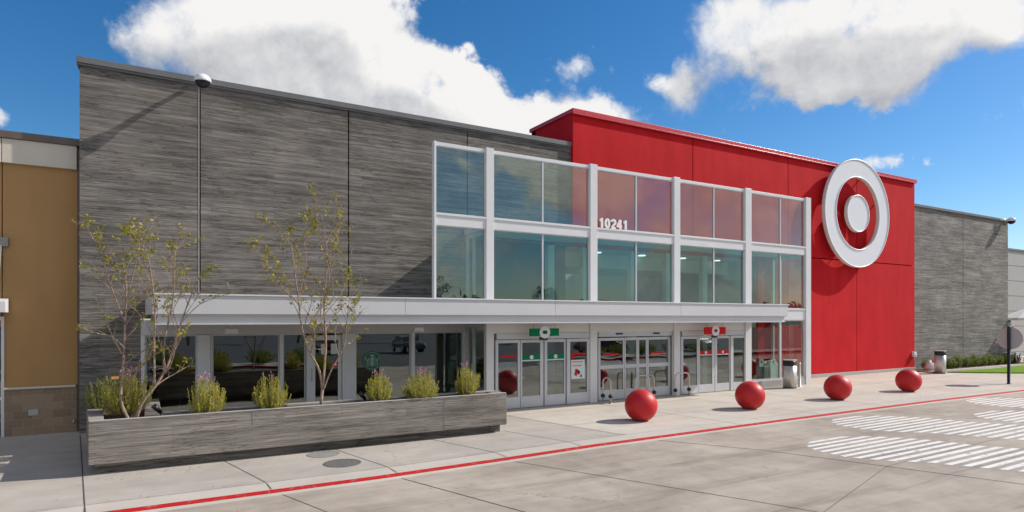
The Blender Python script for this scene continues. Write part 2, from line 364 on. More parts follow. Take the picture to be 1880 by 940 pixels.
# ------------------------------------------------------------------ mesh helpers
class MB:
    def __init__(s): s.bm = bmesh.new(); s.mi = 0; s.sm = False
    def face(s, pts):
        f = s.bm.faces.new([s.bm.verts.new(p) for p in pts]); f.material_index = s.mi; f.smooth = s.sm; return f
    def box(s, x0, x1, y0, y1, z0, z1):
        if x0 > x1: x0, x1 = x1, x0
        if y0 > y1: y0, y1 = y1, y0
        if z0 > z1: z0, z1 = z1, z0
        v = [s.bm.verts.new(p) for p in ((x0,y0,z0),(x1,y0,z0),(x1,y1,z0),(x0,y1,z0),(x0,y0,z1),(x1,y0,z1),(x1,y1,z1),(x0,y1,z1))]
        for i in ((3,2,1,0),(4,5,6,7),(0,1,5,4),(1,2,6,5),(2,3,7,6),(3,0,4,7)):
            f = s.bm.faces.new([v[k] for k in i]); f.material_index = s.mi
        return s
    def prism(s, pts, d):       # pts: closed loop of 3D points, d: extrude vector
        d = Vector(d); a = [s.bm.verts.new(p) for p in pts]; b = [s.bm.verts.new(Vector(p) + d) for p in pts]; n = len(pts)
        for f in (s.bm.faces.new(a), s.bm.faces.new(b[::-1])): f.material_index = s.mi
        for i in range(n):
            f = s.bm.faces.new((a[i], b[i], b[(i+1) % n], a[(i+1) % n])); f.material_index = s.mi; f.smooth = s.sm
        return s
    def tube(s, pts, rad, n=6, cap=True):
        pts = [Vector(p) for p in pts]
        if not isinstance(rad, (list, tuple)): rad = [rad] * len(pts)
        rings = []; up = Vector((.31, .17, .93)).normalized()
        for i, p in enumerate(pts):
            d = (pts[min(i+1, len(pts)-1)] - pts[max(i-1, 0)]).normalized()
            a = d.cross(up)
            if a.length < .05: a = d.cross(Vector((1, 0, 0)))
            a.normalize(); bb = d.cross(a)
            rings.append([s.bm.verts.new(p + (a * math.cos(2*math.pi*k/n) + bb * math.sin(2*math.pi*k/n)) * rad[i]) for k in range(n)])
        for i in range(len(pts) - 1):
            for k in range(n):
                f = s.bm.faces.new((rings[i][k], rings[i][(k+1) % n], rings[i+1][(k+1) % n], rings[i+1][k])); f.smooth = True; f.material_index = s.mi
        if cap:
            for r_ in (rings[0][::-1], rings[-1]):
                f = s.bm.faces.new(r_); f.material_index = s.mi
        return s
    def lathe(s, c, prof, n=32, smooth=True):   # prof: (radius, z) from bottom to top
        c = Vector(c); rings = []
        for (r_, z) in prof:
            if r_ < 1e-5: rings.append([s.bm.verts.new(c + Vector((0, 0, z)))])
            else: rings.append([s.bm.verts.new(c + Vector((r_*math.cos(2*math.pi*k/n), r_*math.sin(2*math.pi*k/n), z))) for k in range(n)])
        for a, b in zip(rings, rings[1:]):
            for k in range(n):
                if len(a) == 1 and len(b) == 1: continue
                if len(a) == 1: vs = (a[0], b[(k+1) % n], b[k])
                elif len(b) == 1: vs = (a[k], a[(k+1) % n], b[0])
                else: vs = (a[k], a[(k+1) % n], b[(k+1) % n], b[k])
                f = s.bm.faces.new(vs); f.smooth = smooth; f.material_index = s.mi
        return s
    def build(s, name, mats, parent=None, bevel=0.0, seg=2, recalc=True):
        if recalc: bmesh.ops.recalc_face_normals(s.bm, faces=s.bm.faces)
        me = bpy.data.meshes.new(name)
        if parent is not None:
            off = world_loc(parent); bmesh.ops.translate(s.bm, verts=s.bm.verts, vec=-off)
        s.bm.to_mesh(me); s.bm.free()
        for mm in (mats if isinstance(mats, (list, tuple)) else [mats]): me.materials.append(MATS[mm])
        o = bpy.data.objects.new(name, me); COL.objects.link(o)
        if parent is not None: o.parent = parent
        if bevel:
            md = o.modifiers.new('bevel', 'BEVEL'); md.width = bevel; md.segments = seg; md.limit_method = 'ANGLE'; md.angle_limit = R(40)
        return o
def world_loc(o):
    v = Vector(o.location)
    while o.parent is not None: o = o.parent; v += Vector(o.location)
    return v
def tag(o, label=None, cat=None, group=None, kind=None):
    if label: o['label'] = label
    if cat: o['category'] = cat
    if group: o['group'] = group
    if kind: o['kind'] = kind
    return o
def thing(name, loc, label, cat, group=None):
    o = bpy.data.objects.new(name, None); COL.objects.link(o); o.location = loc; o.empty_display_size = .2
    return tag(o, label, cat, group)
def copy_tree(o, parent=None):
    c = o.copy(); COL.objects.link(c)
    if parent is not None: c.parent = parent
    for ch in list(o.children): copy_tree(ch, c)
    return c
def text_mesh(txt, size, name, matname, loc, parent, depth=.03, bold=.012, width=None):
    cu = bpy.data.curves.new(name, 'FONT'); cu.body = txt; cu.size = size; cu.extrude = depth / 2; cu.offset = bold; cu.space_character = 1.08
    tmp = bpy.data.objects.new(name, cu); COL.objects.link(tmp); bpy.context.view_layer.update()
    me = bpy.data.meshes.new_from_object(tmp.evaluated_get(bpy.context.evaluated_depsgraph_get()))
    bpy.data.objects.remove(tmp)
    xs = [v.co.x for v in me.vertices]; x0 = min(xs); wd = max(xs) - x0; k = (width / wd) if width else 1
    off = world_loc(parent) if parent else Vector()
    for v in me.vertices:
        x, y, z = v.co; v.co = Vector(loc) - off + Vector(((x - x0) * k, -z, y))
    me.materials.clear(); me.materials.append(MATS[matname])
    o = bpy.data.objects.new(name, me); COL.objects.link(o)
    if parent: o.parent = parent
    return o

# ================================================================== THE GROUND
KERB = [(-60, 11.1), (-12, 11.12), (3.7, 11.12), (6.5, 11.25), (9, 11.42), (16, 11.52), (24, 11.55), (31, 11.38), (38, 11.2), (60, 11.0), (120, 10.6)]
ZR = -0.05
def structure(o): return tag(o, kind='structure')
mb = MB(); mb.face([(-1500, -1500, ZR - .06), (1500, -1500, ZR - .06), (1500, 1500, ZR - .06), (-1500, 1500, ZR - .06)])
structure(mb.build('ground', 'asphalt'))
mb = MB()
for (xa, ya), (xb, yb) in zip(KERB, KERB[1:]): mb.face([(xa, 1.5, ZR), (xb, 1.5, ZR), (xb, yb - .12, ZR), (xa, ya - .12, ZR)])
structure(mb.build('road', 'road_concrete'))
JX = [(9.2, 19.2), (9.36, 16.2), (10.25, 12.3), (10.4, 12.0)]      # joint where the greyer slabs meet the lighter ones
mb = MB()
def kerb_y(x):
    for (xa, ya), (xb, yb) in zip(KERB, KERB[1:]):
        if xa <= x <= xb: return ya + (yb - ya) * (x - xa) / (xb - xa)
def strip(mb, xa, xb, oa, ob, za, zb):
    xs = [xa] + [k[0] for k in KERB if xa < k[0] < xb] + [xb]
    for a, b_ in zip(xs, xs[1:]):
        mb.face([(a, kerb_y(a) + oa, za), (b_, kerb_y(b_) + oa, za), (b_, kerb_y(b_) + ob, zb), (a, kerb_y(a) + ob, zb)])
mb.mi = 0
jl = [(9.0, 26), (9.2, 19.2), (9.36, 16.2), (10.25, 12.3), (10.4, kerb_y(10.4) + .62)]
left = [(p[0], p[1], 0) for p in jl] + [(x_, kerb_y(x_) + .62, 0) for x_ in (9, 6.5, 3.7, -12, -60)] + [(-60, 26, 0)]
mb.face(left)
mb.mi = 1
right = [(p[0], p[1], 0) for p in jl][::-1] + [(9.0, 60, 0), (120, 60, 0)] + [(x_, kerb_y(x_) + .62, 0) for x_ in (120, 60, 38, 31, 24, 16)]
mb.face(right)
structure(mb.build('sidewalk', ['walk_grey', 'walk_light']))
mb = MB()
strip(mb, -60, 120, .16, .62, -.012, 0.0); strip(mb, -60, 120, .02, .16, -.035, -.012); strip(mb, -60, 120, -.12, .02, ZR, -.035)
structure(mb.build('kerb', 'walk_edge'))
mb = MB(); strip(mb, -60, 120, .0, .145, -.034, -.0105)
structure(mb.build('red_kerb_paint', 'paint_red'))
# joints: thin sealed cuts laid 4 mm above the slabs
mb = MB()
def cut(mb, pts, w_=.016, z=.004):
    for a, b_ in zip(pts, pts[1:]):
        a = Vector((a[0], a[1], z)); b_ = Vector((b_[0], b_[1], z)); d = (b_ - a).normalized(); n = Vector((-d.y, d.x, 0)) * w_ / 2
        mb.face([a - n, b_ - n, b_ + n, a + n])
def cross_joint(x_top, y_top, x_mid):      # from the wall to the kerb, with the kick where the ramped edge begins
    yk = kerb_y(x_mid)
    cut(mb, [(x_top, y_top), (x_mid, yk + .66)])
    cut(mb, [(x_mid, yk + .64), (x_mid + .02, yk + .15)], .016, .001)
cut(mb, [(-1.38, 18.9), (-.80, 11.75)], .02); cut(mb, [(-.80, 11.75), (-.76, 11.28)], .02, .001)
for xt, yt, xm in ((1.38, 14.1, 1.85), (3.62, 14.1, 4.1), (5.9, 14.1, 6.55), (8.0, 14.1, 8.6), (13.2, 17.2, 14.1), (16.8, 17.2, 17.7), (20.4, 17.2, 21.3), (24, 17.2, 24.9), (27.8, 18.9, 28.9), (31.5, 18.9, 32.6), (36, 18.9, 37.1), (-4.5, 18.9, -3.9), (-8, 18.9, -7.4)):
    cross_joint(xt, yt, xm)
cut(mb, jl[1:4] + [(10.38, kerb_y(10.4) + .64)], .02)
cut(mb, [(9.36, 16.2), (48, 16.0)], .012)
cut(mb, [(9.9, 13.9), (48, 13.7)], .01)
for a, b_ in ((-12, 3.7), (3.7, 9), (9, 16), (16, 24), (24, 31)): cut(mb, [(a, kerb_y(a) + .63), (b_, kerb_y(b_) + .63)], .008, .0045)
structure(mb.build('sidewalk_joints', 'joint'))
mb = MB()
zj = ZR + .004
cut(mb, [(10.75, 11.3), (11.95, 9.27), (13.5, 5.0), (14.6, 1.6)], .022, zj)
cut(mb, [(4.1, 11.0), (5.2, 7.5), (7.1, 1.6)], .022, zj); cut(mb, [(2.0, 11.0), (2.9, 8)], .014, zj)
cut(mb, [(6.6, 11.1), (8.6, 6.5), (10.6, 1.6)], .018, zj)
cut(mb, [(-6, 4.9), (6.2, 5.0), (12.8, 7.0), (22, 7.4)], .010, zj); cut(mb, [(-.6, 11.0), (.3, 8), (2.3, 1.6)], .02, zj)
cut(mb, [(20.2, 11.4), (22.4, 6), (23.6, 1.6)], .02, zj); cut(mb, [(29.8, 11.3), (32.4, 6), (33.6, 1.6)], .02, zj)
structure(mb.build('road_joints', 'joint'))

# painted crossing: four slanting files of stripes
def crossing(ox, oy, mb):
    lb = [(9.32, 13.75), (9.1, 13.25), (8.6, 12.92), (7.9, 12.9), (7.36, 13.19), (6.84, 13.75), (5.65, 14.46), (3.5, 15.8), (0, 17.7), (-3, 19.4)]
    rb = [(9.32, 15.0), (9.05, 15.6), (8.6, 16.05), (8.04, 16.45), (7.05, 16.7), (5.5, 17.7), (3.5, 19.0), (0, 21.0), (-3, 22.7)]
    def f(tb, y):
        for (ya, xa), (yb, xb) in zip(tb, tb[1:]):
            if yb <= y <= ya: return xa + (xb - xa) * (y - ya) / (yb - ya)
        return tb[0][1] if y > tb[0][0] else tb[-1][1]
    y = 9.32; rnd = random.Random(3)
    while y > -2.5:
        a, b_ = y, y - .125
        j = rnd.uniform(-.02, .02)
        mb.face([(f(lb, b_) + ox + j, b_ + oy, ZR + .004), (f(rb, b_) + ox + j, b_ + oy + .02, ZR + .004), (f(rb, a) + ox + j, a + oy + .02, ZR + .004), (f(lb, a) + ox + j, a + oy, ZR + .004)])
        y -= .255
mb = MB()
for ox, oy in ((0, 0), (3.62, 1.72), (8.4, .15), (11.9, 1.9)): crossing(ox, oy, mb)
structure(mb.build('crosswalk_markings', 'paint_white'))

# lawn and its concrete edging at the far right
mb = MB(); pts = [gnd(1738, 684.5), gnd(1880, 686), gnd(2100, 688), gnd(2100, 668), gnd(1880, 672.5), gnd(1824, 678)]
mb.prism([(p.x, p.y, .012) for p in pts], (0, 0, .05)); tag(mb.build('lawn', 'lawn'), kind='stuff')
mb = MB(); a = gnd(1700, 684); mb.prism([(36.2, 17.42, 0), (75, 17.42, 0), (75, 17.66, 0), (36.2, 17.66, 0)], (0, 0, .09)); structure(mb.build('path_edging', 'walk_edge'))
mb = MB(); mb.prism([(36.2, 17.68, 0), (49.6, 17.68, 0), (49.6, 19.14, 0), (36.2, 19.14, 0)], (0, 0, .05)); structure(mb.build('planting_bed', 'mulch'))

# manhole covers
for (px, py, mt, lab) in ((628.5, 850.4, 'iron', 'dark round manhole cover in the sidewalk, the one nearer the red kerb line'), (594, 834, 'iron_pale', 'paler round manhole cover in the sidewalk, the one nearer the long planter')):
    p = gnd(px, py); k = .37 if mt == 'iron' else .34
    th = thing('manhole_cover', (p.x, p.y, 0), lab, 'manhole cover', 'manhole covers in front of the planter')
    mb = MB(); mb.lathe(p, [(0, .006), (k - .04, .006), (k - .04, .001)], 40, False); mb.build('cover_plate', mt, th)
    mb = MB(); mb.lathe(p, [(k - .035, .001), (k - .035, .009), (k, .009), (k, .001)], 40, False); mb.build('rim', mt, th)

# ================================================================== THE STORE
YG, YR, YW = 17.35, 19.0, 19.15      # glass screen, red wall, grey wall planes
ZP, ZRED = 9.34, 10.58
store = thing('store_building', (12, YW, 0), 'long grey and red shop building with a tall glass entrance screen', 'shop building')
XL, XRD, XRE = X(146, YW), X(1052, YR), X(1679, YR)
# left grey wall in panels, opening for the cafe front
XO0, XO1 = X(258, YW), 9.42
ZO = 2.9
mb = MB(); js = [XL, X(367, YW), X(640, YW), X(858, YW), XRD]
for i in range(4):
    a, b_ = js[i] + (.02 if i else 0), js[i+1] - (.02 if i < 3 else 0)
    z0 = ZO if a > XO0 - .2 else 0
    if i == 0:
        mb.box(a, XO0, YW, YW + .3, 0, ZP); mb.box(XO0, b_, YW, YW + .3, ZO, ZP)
    elif i == 3: mb.box(a, b_, YW, YW + .3, 5.62, ZP)
    else: mb.box(a, b_, YW, YW + .3, ZO, ZP)
mb.mi = 1; mb.box(XL + .3, XRD - .02, YW + .31, YW + .5, ZO + .1, ZP - .1)
gw = mb.build('concrete_wall', ['wall_board', 'interior_dark'], store)
mb = MB(); mb.box(XL, XL + .3, YW + .31, YW + 22, 0, ZP); mb.build('side_wall', 'wall_board', store)
mb = MB(); mb.box(XL - .06, XRD - .003, YW - .09, YW + .5, ZP, ZP + .16); mb.box(XL - .06, XRD - .003, YW - .06, YW - .003, ZP - .05, ZP - .003)
mb.build('parapet_cap', 'cap_metal', store, .008)
mb = MB(); mb.box(X(364.2, YW), X(366.0, YW), YW - .008, YW - .003, 3.45, ZP - .06); mb.build('conduit', 'sill_concrete', store)
tag(store.children[-1], 'pale vertical strip on the grey wall below the roof camera')
# roof sheets around an unseen gap, added to let daylight onto the interior
mb = MB(); mb.box(XL + .31, 50, YW + .51, 23.6, 8.5, 8.7); mb.box(XL + .31, 50, 27.0, YW + 30, 8.5, 8.7); mb.box(XL + .31, 9.6, 23.601, 26.999, 8.5, 8.7); mb.box(24.2, 50, 23.601, 26.999, 8.5, 8.7); mb.build('roof', 'interior_dark', store)
# red box
mb = MB(); jr = [XRD, X(1272, YR), X(1447, YR), X(1573, YR), XRE]
ZJ = 5.88
for i in range(4):
    a, b_ = jr[i] + (.024 if i else 0), jr[i+1] - (.024 if i < 3 else 0)
    zl = 5.62 if b_ < 25.3 else 0.17
    if i == 1:      # panel that passes behind the end of the lobby
        mb.box(a, 25.2, YR, YR + .3, 5.62, ZRED); mb.box(25.2, b_, YR, YR + .3, ZJ + .024, ZRED); mb.box(25.2, b_, YR, YR + .3, .17, ZJ - .024)
    elif i >= 2:
        mb.box(a, b_, YR, YR + .3, ZJ + .024, ZRED); mb.box(a, b_, YR, YR + .3, .17, ZJ - .024)
    else: mb.box(a, b_, YR, YR + .3, zl, ZRED)
mb.box(XRD, XRD + .3, YR + .303, 21.9, 8.6, ZRED); mb.box(XRD, XRE, 21.6, 21.9, 8.7, ZRED - .01); mb.box(XRE - .3, XRE, YR + .303, 21.6, 0, ZRED)
mb.box(24.2, 25.2, YR, YR + .3, 0.17, 5.615)
mb.mi = 1; mb.box(XRD + .3, XRE - .31, YR + .302, YR + .5, 5.7, ZRED - .1); mb.box(25.3, XRE - .31, YR + .302, YR + .5, .1, 5.69)
mb.build('red_wall', ['red_stucco', 'interior_dark'], store)
mb = MB(); mb.box(XRD - .07, XRE + .07, YR - .10, YR + .4, ZRED, ZRED + .15); mb.box(XRD - .07, XRD + .4, YR + .402, 21.97, ZRED, ZRED + .148); mb.box(XRE - .4, XRE + .07, YR + .402, 21.97, ZRED, ZRED + .148)
mb.box(XRD - .07, XRE + .07, YR - .10, YR - .06, ZRED - .06, ZRED - .002)
mb.build('red_parapet_cap', 'red_metal', store, .008)
mb = MB(); mb.box(25.25, XRE + .05, YR - .05, YR + .3, 0, .165); mb.build('wall_base', 'sill_concrete', store, .01)
mb = MB(); p = at(1676, 651, YR); mb.box(p.x - .12, p.x + .12, YR - .14, YR - .003, p.z - .12, p.z + .16); mb.box(p.x - .05, p.x + .05, YR - .2, YR - .141, p.z - .06, p.z + .03); mb.build('wall_outlet', 'sign_white', store, .01)
# right grey wall
XE = X(1850.5, YW)
mb = MB(); xj = X(1768, YW)
mb.box(XRE + .02, xj - .02, YW, YW + .3, 0, ZP - .05); mb.box(xj + .02, XE, YW, YW + .3, 0, ZP - .05); mb.box(XE - .3, XE, YW + .302, YW + 20, 0, ZP - .05)
mb.mi = 1; mb.box(XRE + .3, XE - .31, YW + .31, YW + .4, 0, ZP - .2)
mb.build('concrete_wall', ['far_board', 'interior_dark'], store)
mb = MB(); mb.box(XRE + .07, XE + .06, YW - .09, YW + .5, ZP - .05, ZP + .1); mb.build('parapet_cap', 'cap_metal', store, .008)

# ---- glass screen standing in front
COLS = [(797, 801), (893, 907), (1084, 1097), (1238, 1249), (1369, 1380), (1480, 1489)]
cx = [(X(a, YG - .12), X(b_, YG - .12)) for a, b_ in COLS]
ZT0, ZT1, ZM0, ZM1, ZB0, ZB1 = 8.09, 8.2, 5.70, 6.06, 2.84, 3.33
for i, (a, b_) in enumerate(cx):
    z0 = 3.45 if i == 0 else 0.0
    mb = MB(); mb.box(a, b_, YG - .122, YG + .05, z0, ZT1 + (.04 if i else 0)); mb.build('column', 'white_metal', store, .006)
mulx = [995.5, 1167, 1309.5, 1431.5]
for i in range(5):
    a, b_ = cx[i][1], cx[i+1][0]
    mb = MB(); mb.box(a + .002, b_ - .002, YG - .05, YG + .05, ZT0, ZT1); mb.build('top_rail', 'white_metal', store, .004)
    mb = MB(); mb.box(a + .002, b_ - .002, YG - .09, YG + .09, ZM0, ZM1 - .06); mb.box(a + .002, b_ - .002, YG - .12, YG + .10, ZM1 - .06, ZM1); mb.build('transom', 'white_metal', store, .004)
    if i > 0:
        mb = MB(); mb.box(a + .002, b_ - .002, YG - .08, YG + .09, ZB0, ZB1 - .05); mb.box(a + .002, b_ - .002, YG - .11, YG + .1, ZB1 - .05, ZB1); mb.build('lower_rail', 'white_metal', store, .004)
    for (z0, z1, gm) in ((ZM1, ZT0, 'glass_screen'), (ZB1 if i else 3.5, ZM0, 'glass_screen' if i == 0 else 'glass_lobby')):
        spl = [a, b_] if i == 0 else [a, X(mulx[i-1], YG), b_]
        for k in range(len(spl) - 1):
            xa, xb = spl[k] + .002, spl[k+1] - .002
            mb = MB(); fw = .028
            mb.box(xa, xa + fw, YG - .035, YG + .035, z0 + .002, z1 - .002); mb.box(xb - fw, xb, YG - .035, YG + .035, z0 + .002, z1 - .002)
            mb.box(xa + fw, xb - fw, YG - .035, YG + .035, z0 + .002, z0 + fw); mb.box(xa + fw, xb - fw, YG - .035, YG + .035, z1 - fw, z1 - .002)
            fr = mb.build('window', 'door_metal', store)
            mb = MB(); mb.box(xa + fw, xb - fw, YG - .006, YG + .006, z0 + fw, z1 - fw); mb.build('pane', gm, fr)
# stays of the free-standing screen ends
# lobby roof and end walls
XS0, XS1 = 9.46, 25.2
mb = MB(); mb.box(XS0 - .1, XS1 + .02, YG + .13, YR - .003, 5.74, 5.9); mb.box(XS0 - .1, 13.7, YR - .003, YW - .003, 5.74, 5.9); mb.build('lobby_roof', 'ceiling', store)
def side_wall(xc, y1, name):
    mb = MB(); h = .05
    ys = [YG + .13, (YG + .13 + y1) / 2 + .3, y1]
    mb.box(xc - h, xc + h, ys[2] - .12, ys[2] - .003, 0, 5.73); mb.box(xc - h, xc + h, ys[1] - .04, ys[1] + .04, 0, 5.73)
    for z0, z1 in ((.0, .25), (2.6, 2.9), (5.6, 5.73)): mb.box(xc - h + .004, xc + h - .004, YG + .125, y1 - .125, z0, z1)
    fr = mb.build(name, 'door_metal', store)
    mb = MB(); mb.box(xc - .006, xc + .006, YG + .13, y1 - .13, .25, 2.6); mb.box(xc - .006, xc + .006, YG + .13, y1 - .13, 2.9, 5.6); mb.build('pane', 'glass_side', fr)
side_wall(XS0, YW, 'side_window'); side_wall(XS1 - .05, YR, 'side_window')
# interior behind the lobby
mb = MB()
mb.box(9.6, 24.2, YW + .01, 23.6, 5.62, 5.72); mb.build('interior_ceiling', 'ceiling', store)
mb = MB(); mb.box(9.3, 24.4, YW + 7.9, YW + 8.1, 0, 8.49); mb.build('interior_back_wall', 'interior_wall', store)
mb = MB(); mb.box(24.22, 24.4, YW + .31, YW + 7.9, 0, 8.49); mb.build('interior_partition', 'interior_wall', store)
mb = MB(); mb.box(9.3, 9.5, YW + .51, YW + 7.9, 0, 8.49); mb.build('interior_partition', 'interior_wall', store)
mb = MB(); mb.box(XS0, XS1, YG + .13, YW + 7.88, 0.0, .012); mb.build('interior_floor', 'interior_floor', store)
for px in (1008, 1072, 1160, 1225, 1292, 1372, 1415):
    xx = X(px, YR); mb = MB(); mb.box(xx, xx + .28, YW - .1, YW + .12, .012, 5.6); mb.build('interior_column', 'ceiling', store)
mb = MB(); mb.box(9.6, 24.2, YW - .05, YW + .1, 2.5, 2.8); mb.build('interior_beam', 'ceiling', store)
mb = MB(); mb.box(9.6, 24.1, YW + 1.5, YW + 1.9, 5.0, 5.6); mb.box(9.6, 24.1, YW + 4.5, YW + 4.9, 5.0, 5.6); mb.build('ceiling_beam', 'ceiling', store)
for lx in (11.2, 13.6, 16.0, 18.4, 20.8, 23.0):
    for ly in (YW + 1.2,):
        zc_ = 5.735 if ly < YW else 5.615
        mb = MB(); mb.lathe((lx, ly, zc_ - .03), [(0, .0), (.16, .0), (.16, .028)], 20, False); mb.build('ceiling_lamp', 'lamp_glow', store)
mb = MB(); mb.box(9.6, 24.1, YW + 7.5, YW + 7.88, 0, 3.3); mb.build('interior_shelving', 'interior_dark', store)

# ---- canopy
YC = 15.85
XC0, XC1 = .15, X(1447, YC)
mb = MB()
zs = [(3.0, 3.44)]
brk = [XC0, X(744, YC), X(1020, YC), X(1250, YC), XC1]
for a, b_ in zip(brk, brk[1:]): mb.box(a + .004, b_ - .004, YC, YC + .05, 3.0, 3.43)
mb.build('canopy_fascia', 'canopy_metal', store, .004)
mb = MB(); mb.prism([(XC0, YC - .03, 3.43), (XC1 + .04, YC - .03, 3.43), (XC1 + .04, YC + .12, 3.43), (XC0, YC + .12, 3.43)], (0, 0, .035)); mb.build('canopy_edge_trim', 'white_metal', store, .004)
mb = MB(); mb.box(XC0 + .1, XC1 - .12, YC + .08, YC + .12, 2.765, 2.985); mb.box(XC0 + .07, XC1 - .08, YC + .04, YC + .1, 2.965, 2.997); mb.box(XC0 + .07, XC1 - .1, YC + .05, YC + .1, 2.76, 2.79); mb.build('canopy_lower_fascia', 'canopy_metal', store, .003)
mb = MB()
def slab(z0, z1, inset):
    a = YC + .121
    mb.prism([(XC0 + inset, a, z0), (XC1 - inset - .02, a, z0), (XC1 - inset - .02, YG - .125, z0), (XS0 - .08, YG - .125, z0), (XS0 - .08, YW - .004, z0), (XC0 - .13 + inset, YW - .004, z0)], (0, 0, z1 - z0))
slab(3.0, 3.40, .0)
mb.build('canopy_deck', 'canopy_metal', store)
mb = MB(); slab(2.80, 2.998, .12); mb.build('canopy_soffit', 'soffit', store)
# ---- lintel and cafe front
mb = MB(); mb.box(XO0 + .01, 9.40, YW - .02, YW + .2, 2.46, 2.795); mb.build('cafe_lintel', 'canopy_metal', store, .006)
def post(p0, p1, z1=2.455, name='window_post', y0=-.02, y1=.18, mt='white_metal'):
    mb = MB(); mb.box(X(p0, YW), X(p1, YW), YW + y0, YW + y1, 0, z1); return mb.build(name, mt, store, .006)
post(259, 266); post(362, 386, name='cafe_column', y0=-.06); post(386.6, 389.5); post(514, 519.5); post(628, 653, name='cafe_column', y0=-.06); post(755, 761); post(851, 857)
def pane_unit(p0, p1, z0, z1, gm='glass_cafe', name='window'):
    a, b_ = X(p0, YW) + .003, X(p1, YW) - .003; fw = .035
    mb = MB(); y0, y1 = YW + .05, YW + .11
    mb.box(a, a + fw, y0, y1, z0, z1); mb.box(b_ - fw, b_, y0, y1, z0, z1); mb.box(a + fw, b_ - fw, y0, y1, z0, z0 + .1); mb.box(a + fw, b_ - fw, y0, y1, z1 - fw, z1)
    fr = mb.build(name, 'door_metal', store)
    mb = MB(); mb.box(a + fw, b_ - fw, YW + .075, YW + .085, z0 + .1, z1 - fw); mb.build('pane', gm, fr); return fr
pane_unit(266, 362, .01, 2.455); pane_unit(389.5, 514, .01, 2.455); pane_unit(519.5, 562, .01, 2.455)
wl = pane_unit(653, 755, .01, 2.455); pane_unit(761, 851, .01, 2.455)
mb = MB(); mb.box(X(858, YW), 9.40, YW + .03, YW + .2, 0.01, 2.455); mb.build('end_panel', 'dark_metal', store)
# cafe door
a, b_ = X(563, YW), X(627.5, YW); st_, sr = X(579, YW), X(621, YW)
mb = MB(); y0, y1 = YW + .01, YW + .08
mb.box(a, st_, y0, y1, .01, 2.4); mb.box(sr, b_, y0, y1, .01, 2.4); mb.box(st_ + .001, sr - .001, y0, y1, 2.25, 2.4); mb.box(st_ + .001, sr - .001, y0, y1, .01, .28)
cdoor = mb.build('cafe_door', 'white_metal', store, .005)
mb = MB(); mb.box(st_, sr, YW + .04, YW + .05, .28, 2.25); mb.build('pane', 'glass_cafe', cdoor)
mb = MB(); hx_ = X(572, YW); mb.tube([(hx_, YW + .01, 1.05), (hx_, YW - .06, 1.05), (hx_, YW - .06, 1.4), (hx_, YW + .01, 1.4)], .014, 8); mb.build('handle', 'steel', cdoor)
for k, (p0, p1) in enumerate(((590, 601), (608, 619))):
    p = at((p0 + p1) / 2, 642, YW + .03); mb = MB(); mb.box(X(p0, YW), X(p1, YW), YW + .034, YW + .038, 1.82, 2.14)
    o = mb.build('notice', 'paper', cdoor)
# cafe interior
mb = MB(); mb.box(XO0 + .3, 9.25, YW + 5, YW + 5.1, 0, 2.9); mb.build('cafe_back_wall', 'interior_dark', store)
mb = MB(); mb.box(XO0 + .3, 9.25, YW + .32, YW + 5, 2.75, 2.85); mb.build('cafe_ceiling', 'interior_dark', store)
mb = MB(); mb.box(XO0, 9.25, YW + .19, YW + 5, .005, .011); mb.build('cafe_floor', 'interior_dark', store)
for px in (330, 470, 700, 800):        # counter-height tables and stools just inside
    xx = X(px, YW + 1); mb = MB(); mb.lathe((xx, YW + 1.0, .011), [(0, 0), (.25, 0), (.25, .02), (.03, .04), (.03, .70), (.36, .70), (.36, .74), (0, .74)], 24); mb.build('cafe_table', 'interior_wall', store)

# cafe round logo on the glass: ring, crowned head and flowing hair bands
lc = at(683.5, 662.5, YW + .06); RL = .31
def disc_pts(cx_, cz, r_, n=40, sx_=1.0): return [(cx_ + r_*sx_*math.cos(2*math.pi*k/n), lc.y, cz + r_*math.sin(2*math.pi*k/n)) for k in range(n)]
mb = MB()
mb.mi = 0; mb.prism(disc_pts(lc.x, lc.z, RL), (0, .004, 0))
def bar(pts, wd, dy):
    for p0, p1 in zip(pts, pts[1:]):
        a_ = Vector((p0[0]*RL + lc.x, lc.y + dy, p0[1]*RL + lc.z)); b2 = Vector((p1[0]*RL + lc.x, lc.y + dy, p1[1]*RL + lc.z))
        d = (b2 - a_).normalized(); n = Vector((-d.z, 0, d.x)) * wd * RL / 2; mb.face([a_ - n, b2 - n, b2 + n, a_ + n])
mb.mi = 1
bar([(.86*math.cos(k*math.pi/18), .86*math.sin(k*math.pi/18)) for k in range(37)], .035, -.003)
for s_ in (-1, 1):
    for q_ in range(4):
        bar([(s_*(.20 + .10*q_ + .06*math.sin(z_*6 + q_)), z_) for z_ in [.35 - .11*k - .05*q_ for k in range(8)]], .045, -.004)
    bar([(s_*.55, .02), (s_*.74, .26), (s_*.62, .40)], .07, -.005)
hd = [(lc.x + .16*RL*math.cos(2*math.pi*k/20), lc.y - .005, lc.z + (.20 + .2*math.sin(2*math.pi*k/20))*RL) for k in range(20)]; mb.face(hd)
cr = [(-.2, .44), (-.24, .62), (-.11, .53), (0, .72), (.11, .53), (.24, .62), (.2, .44)]; mb.face([(lc.x + a_*RL, lc.y - .005, lc.z + b2*RL) for a_, b2 in cr])
bar([(0, .05), (-.02, -.55)], .2, -.0055)
mb.build('round_logo', ['logo_green', 'logo_pale'], wl, recalc=False)

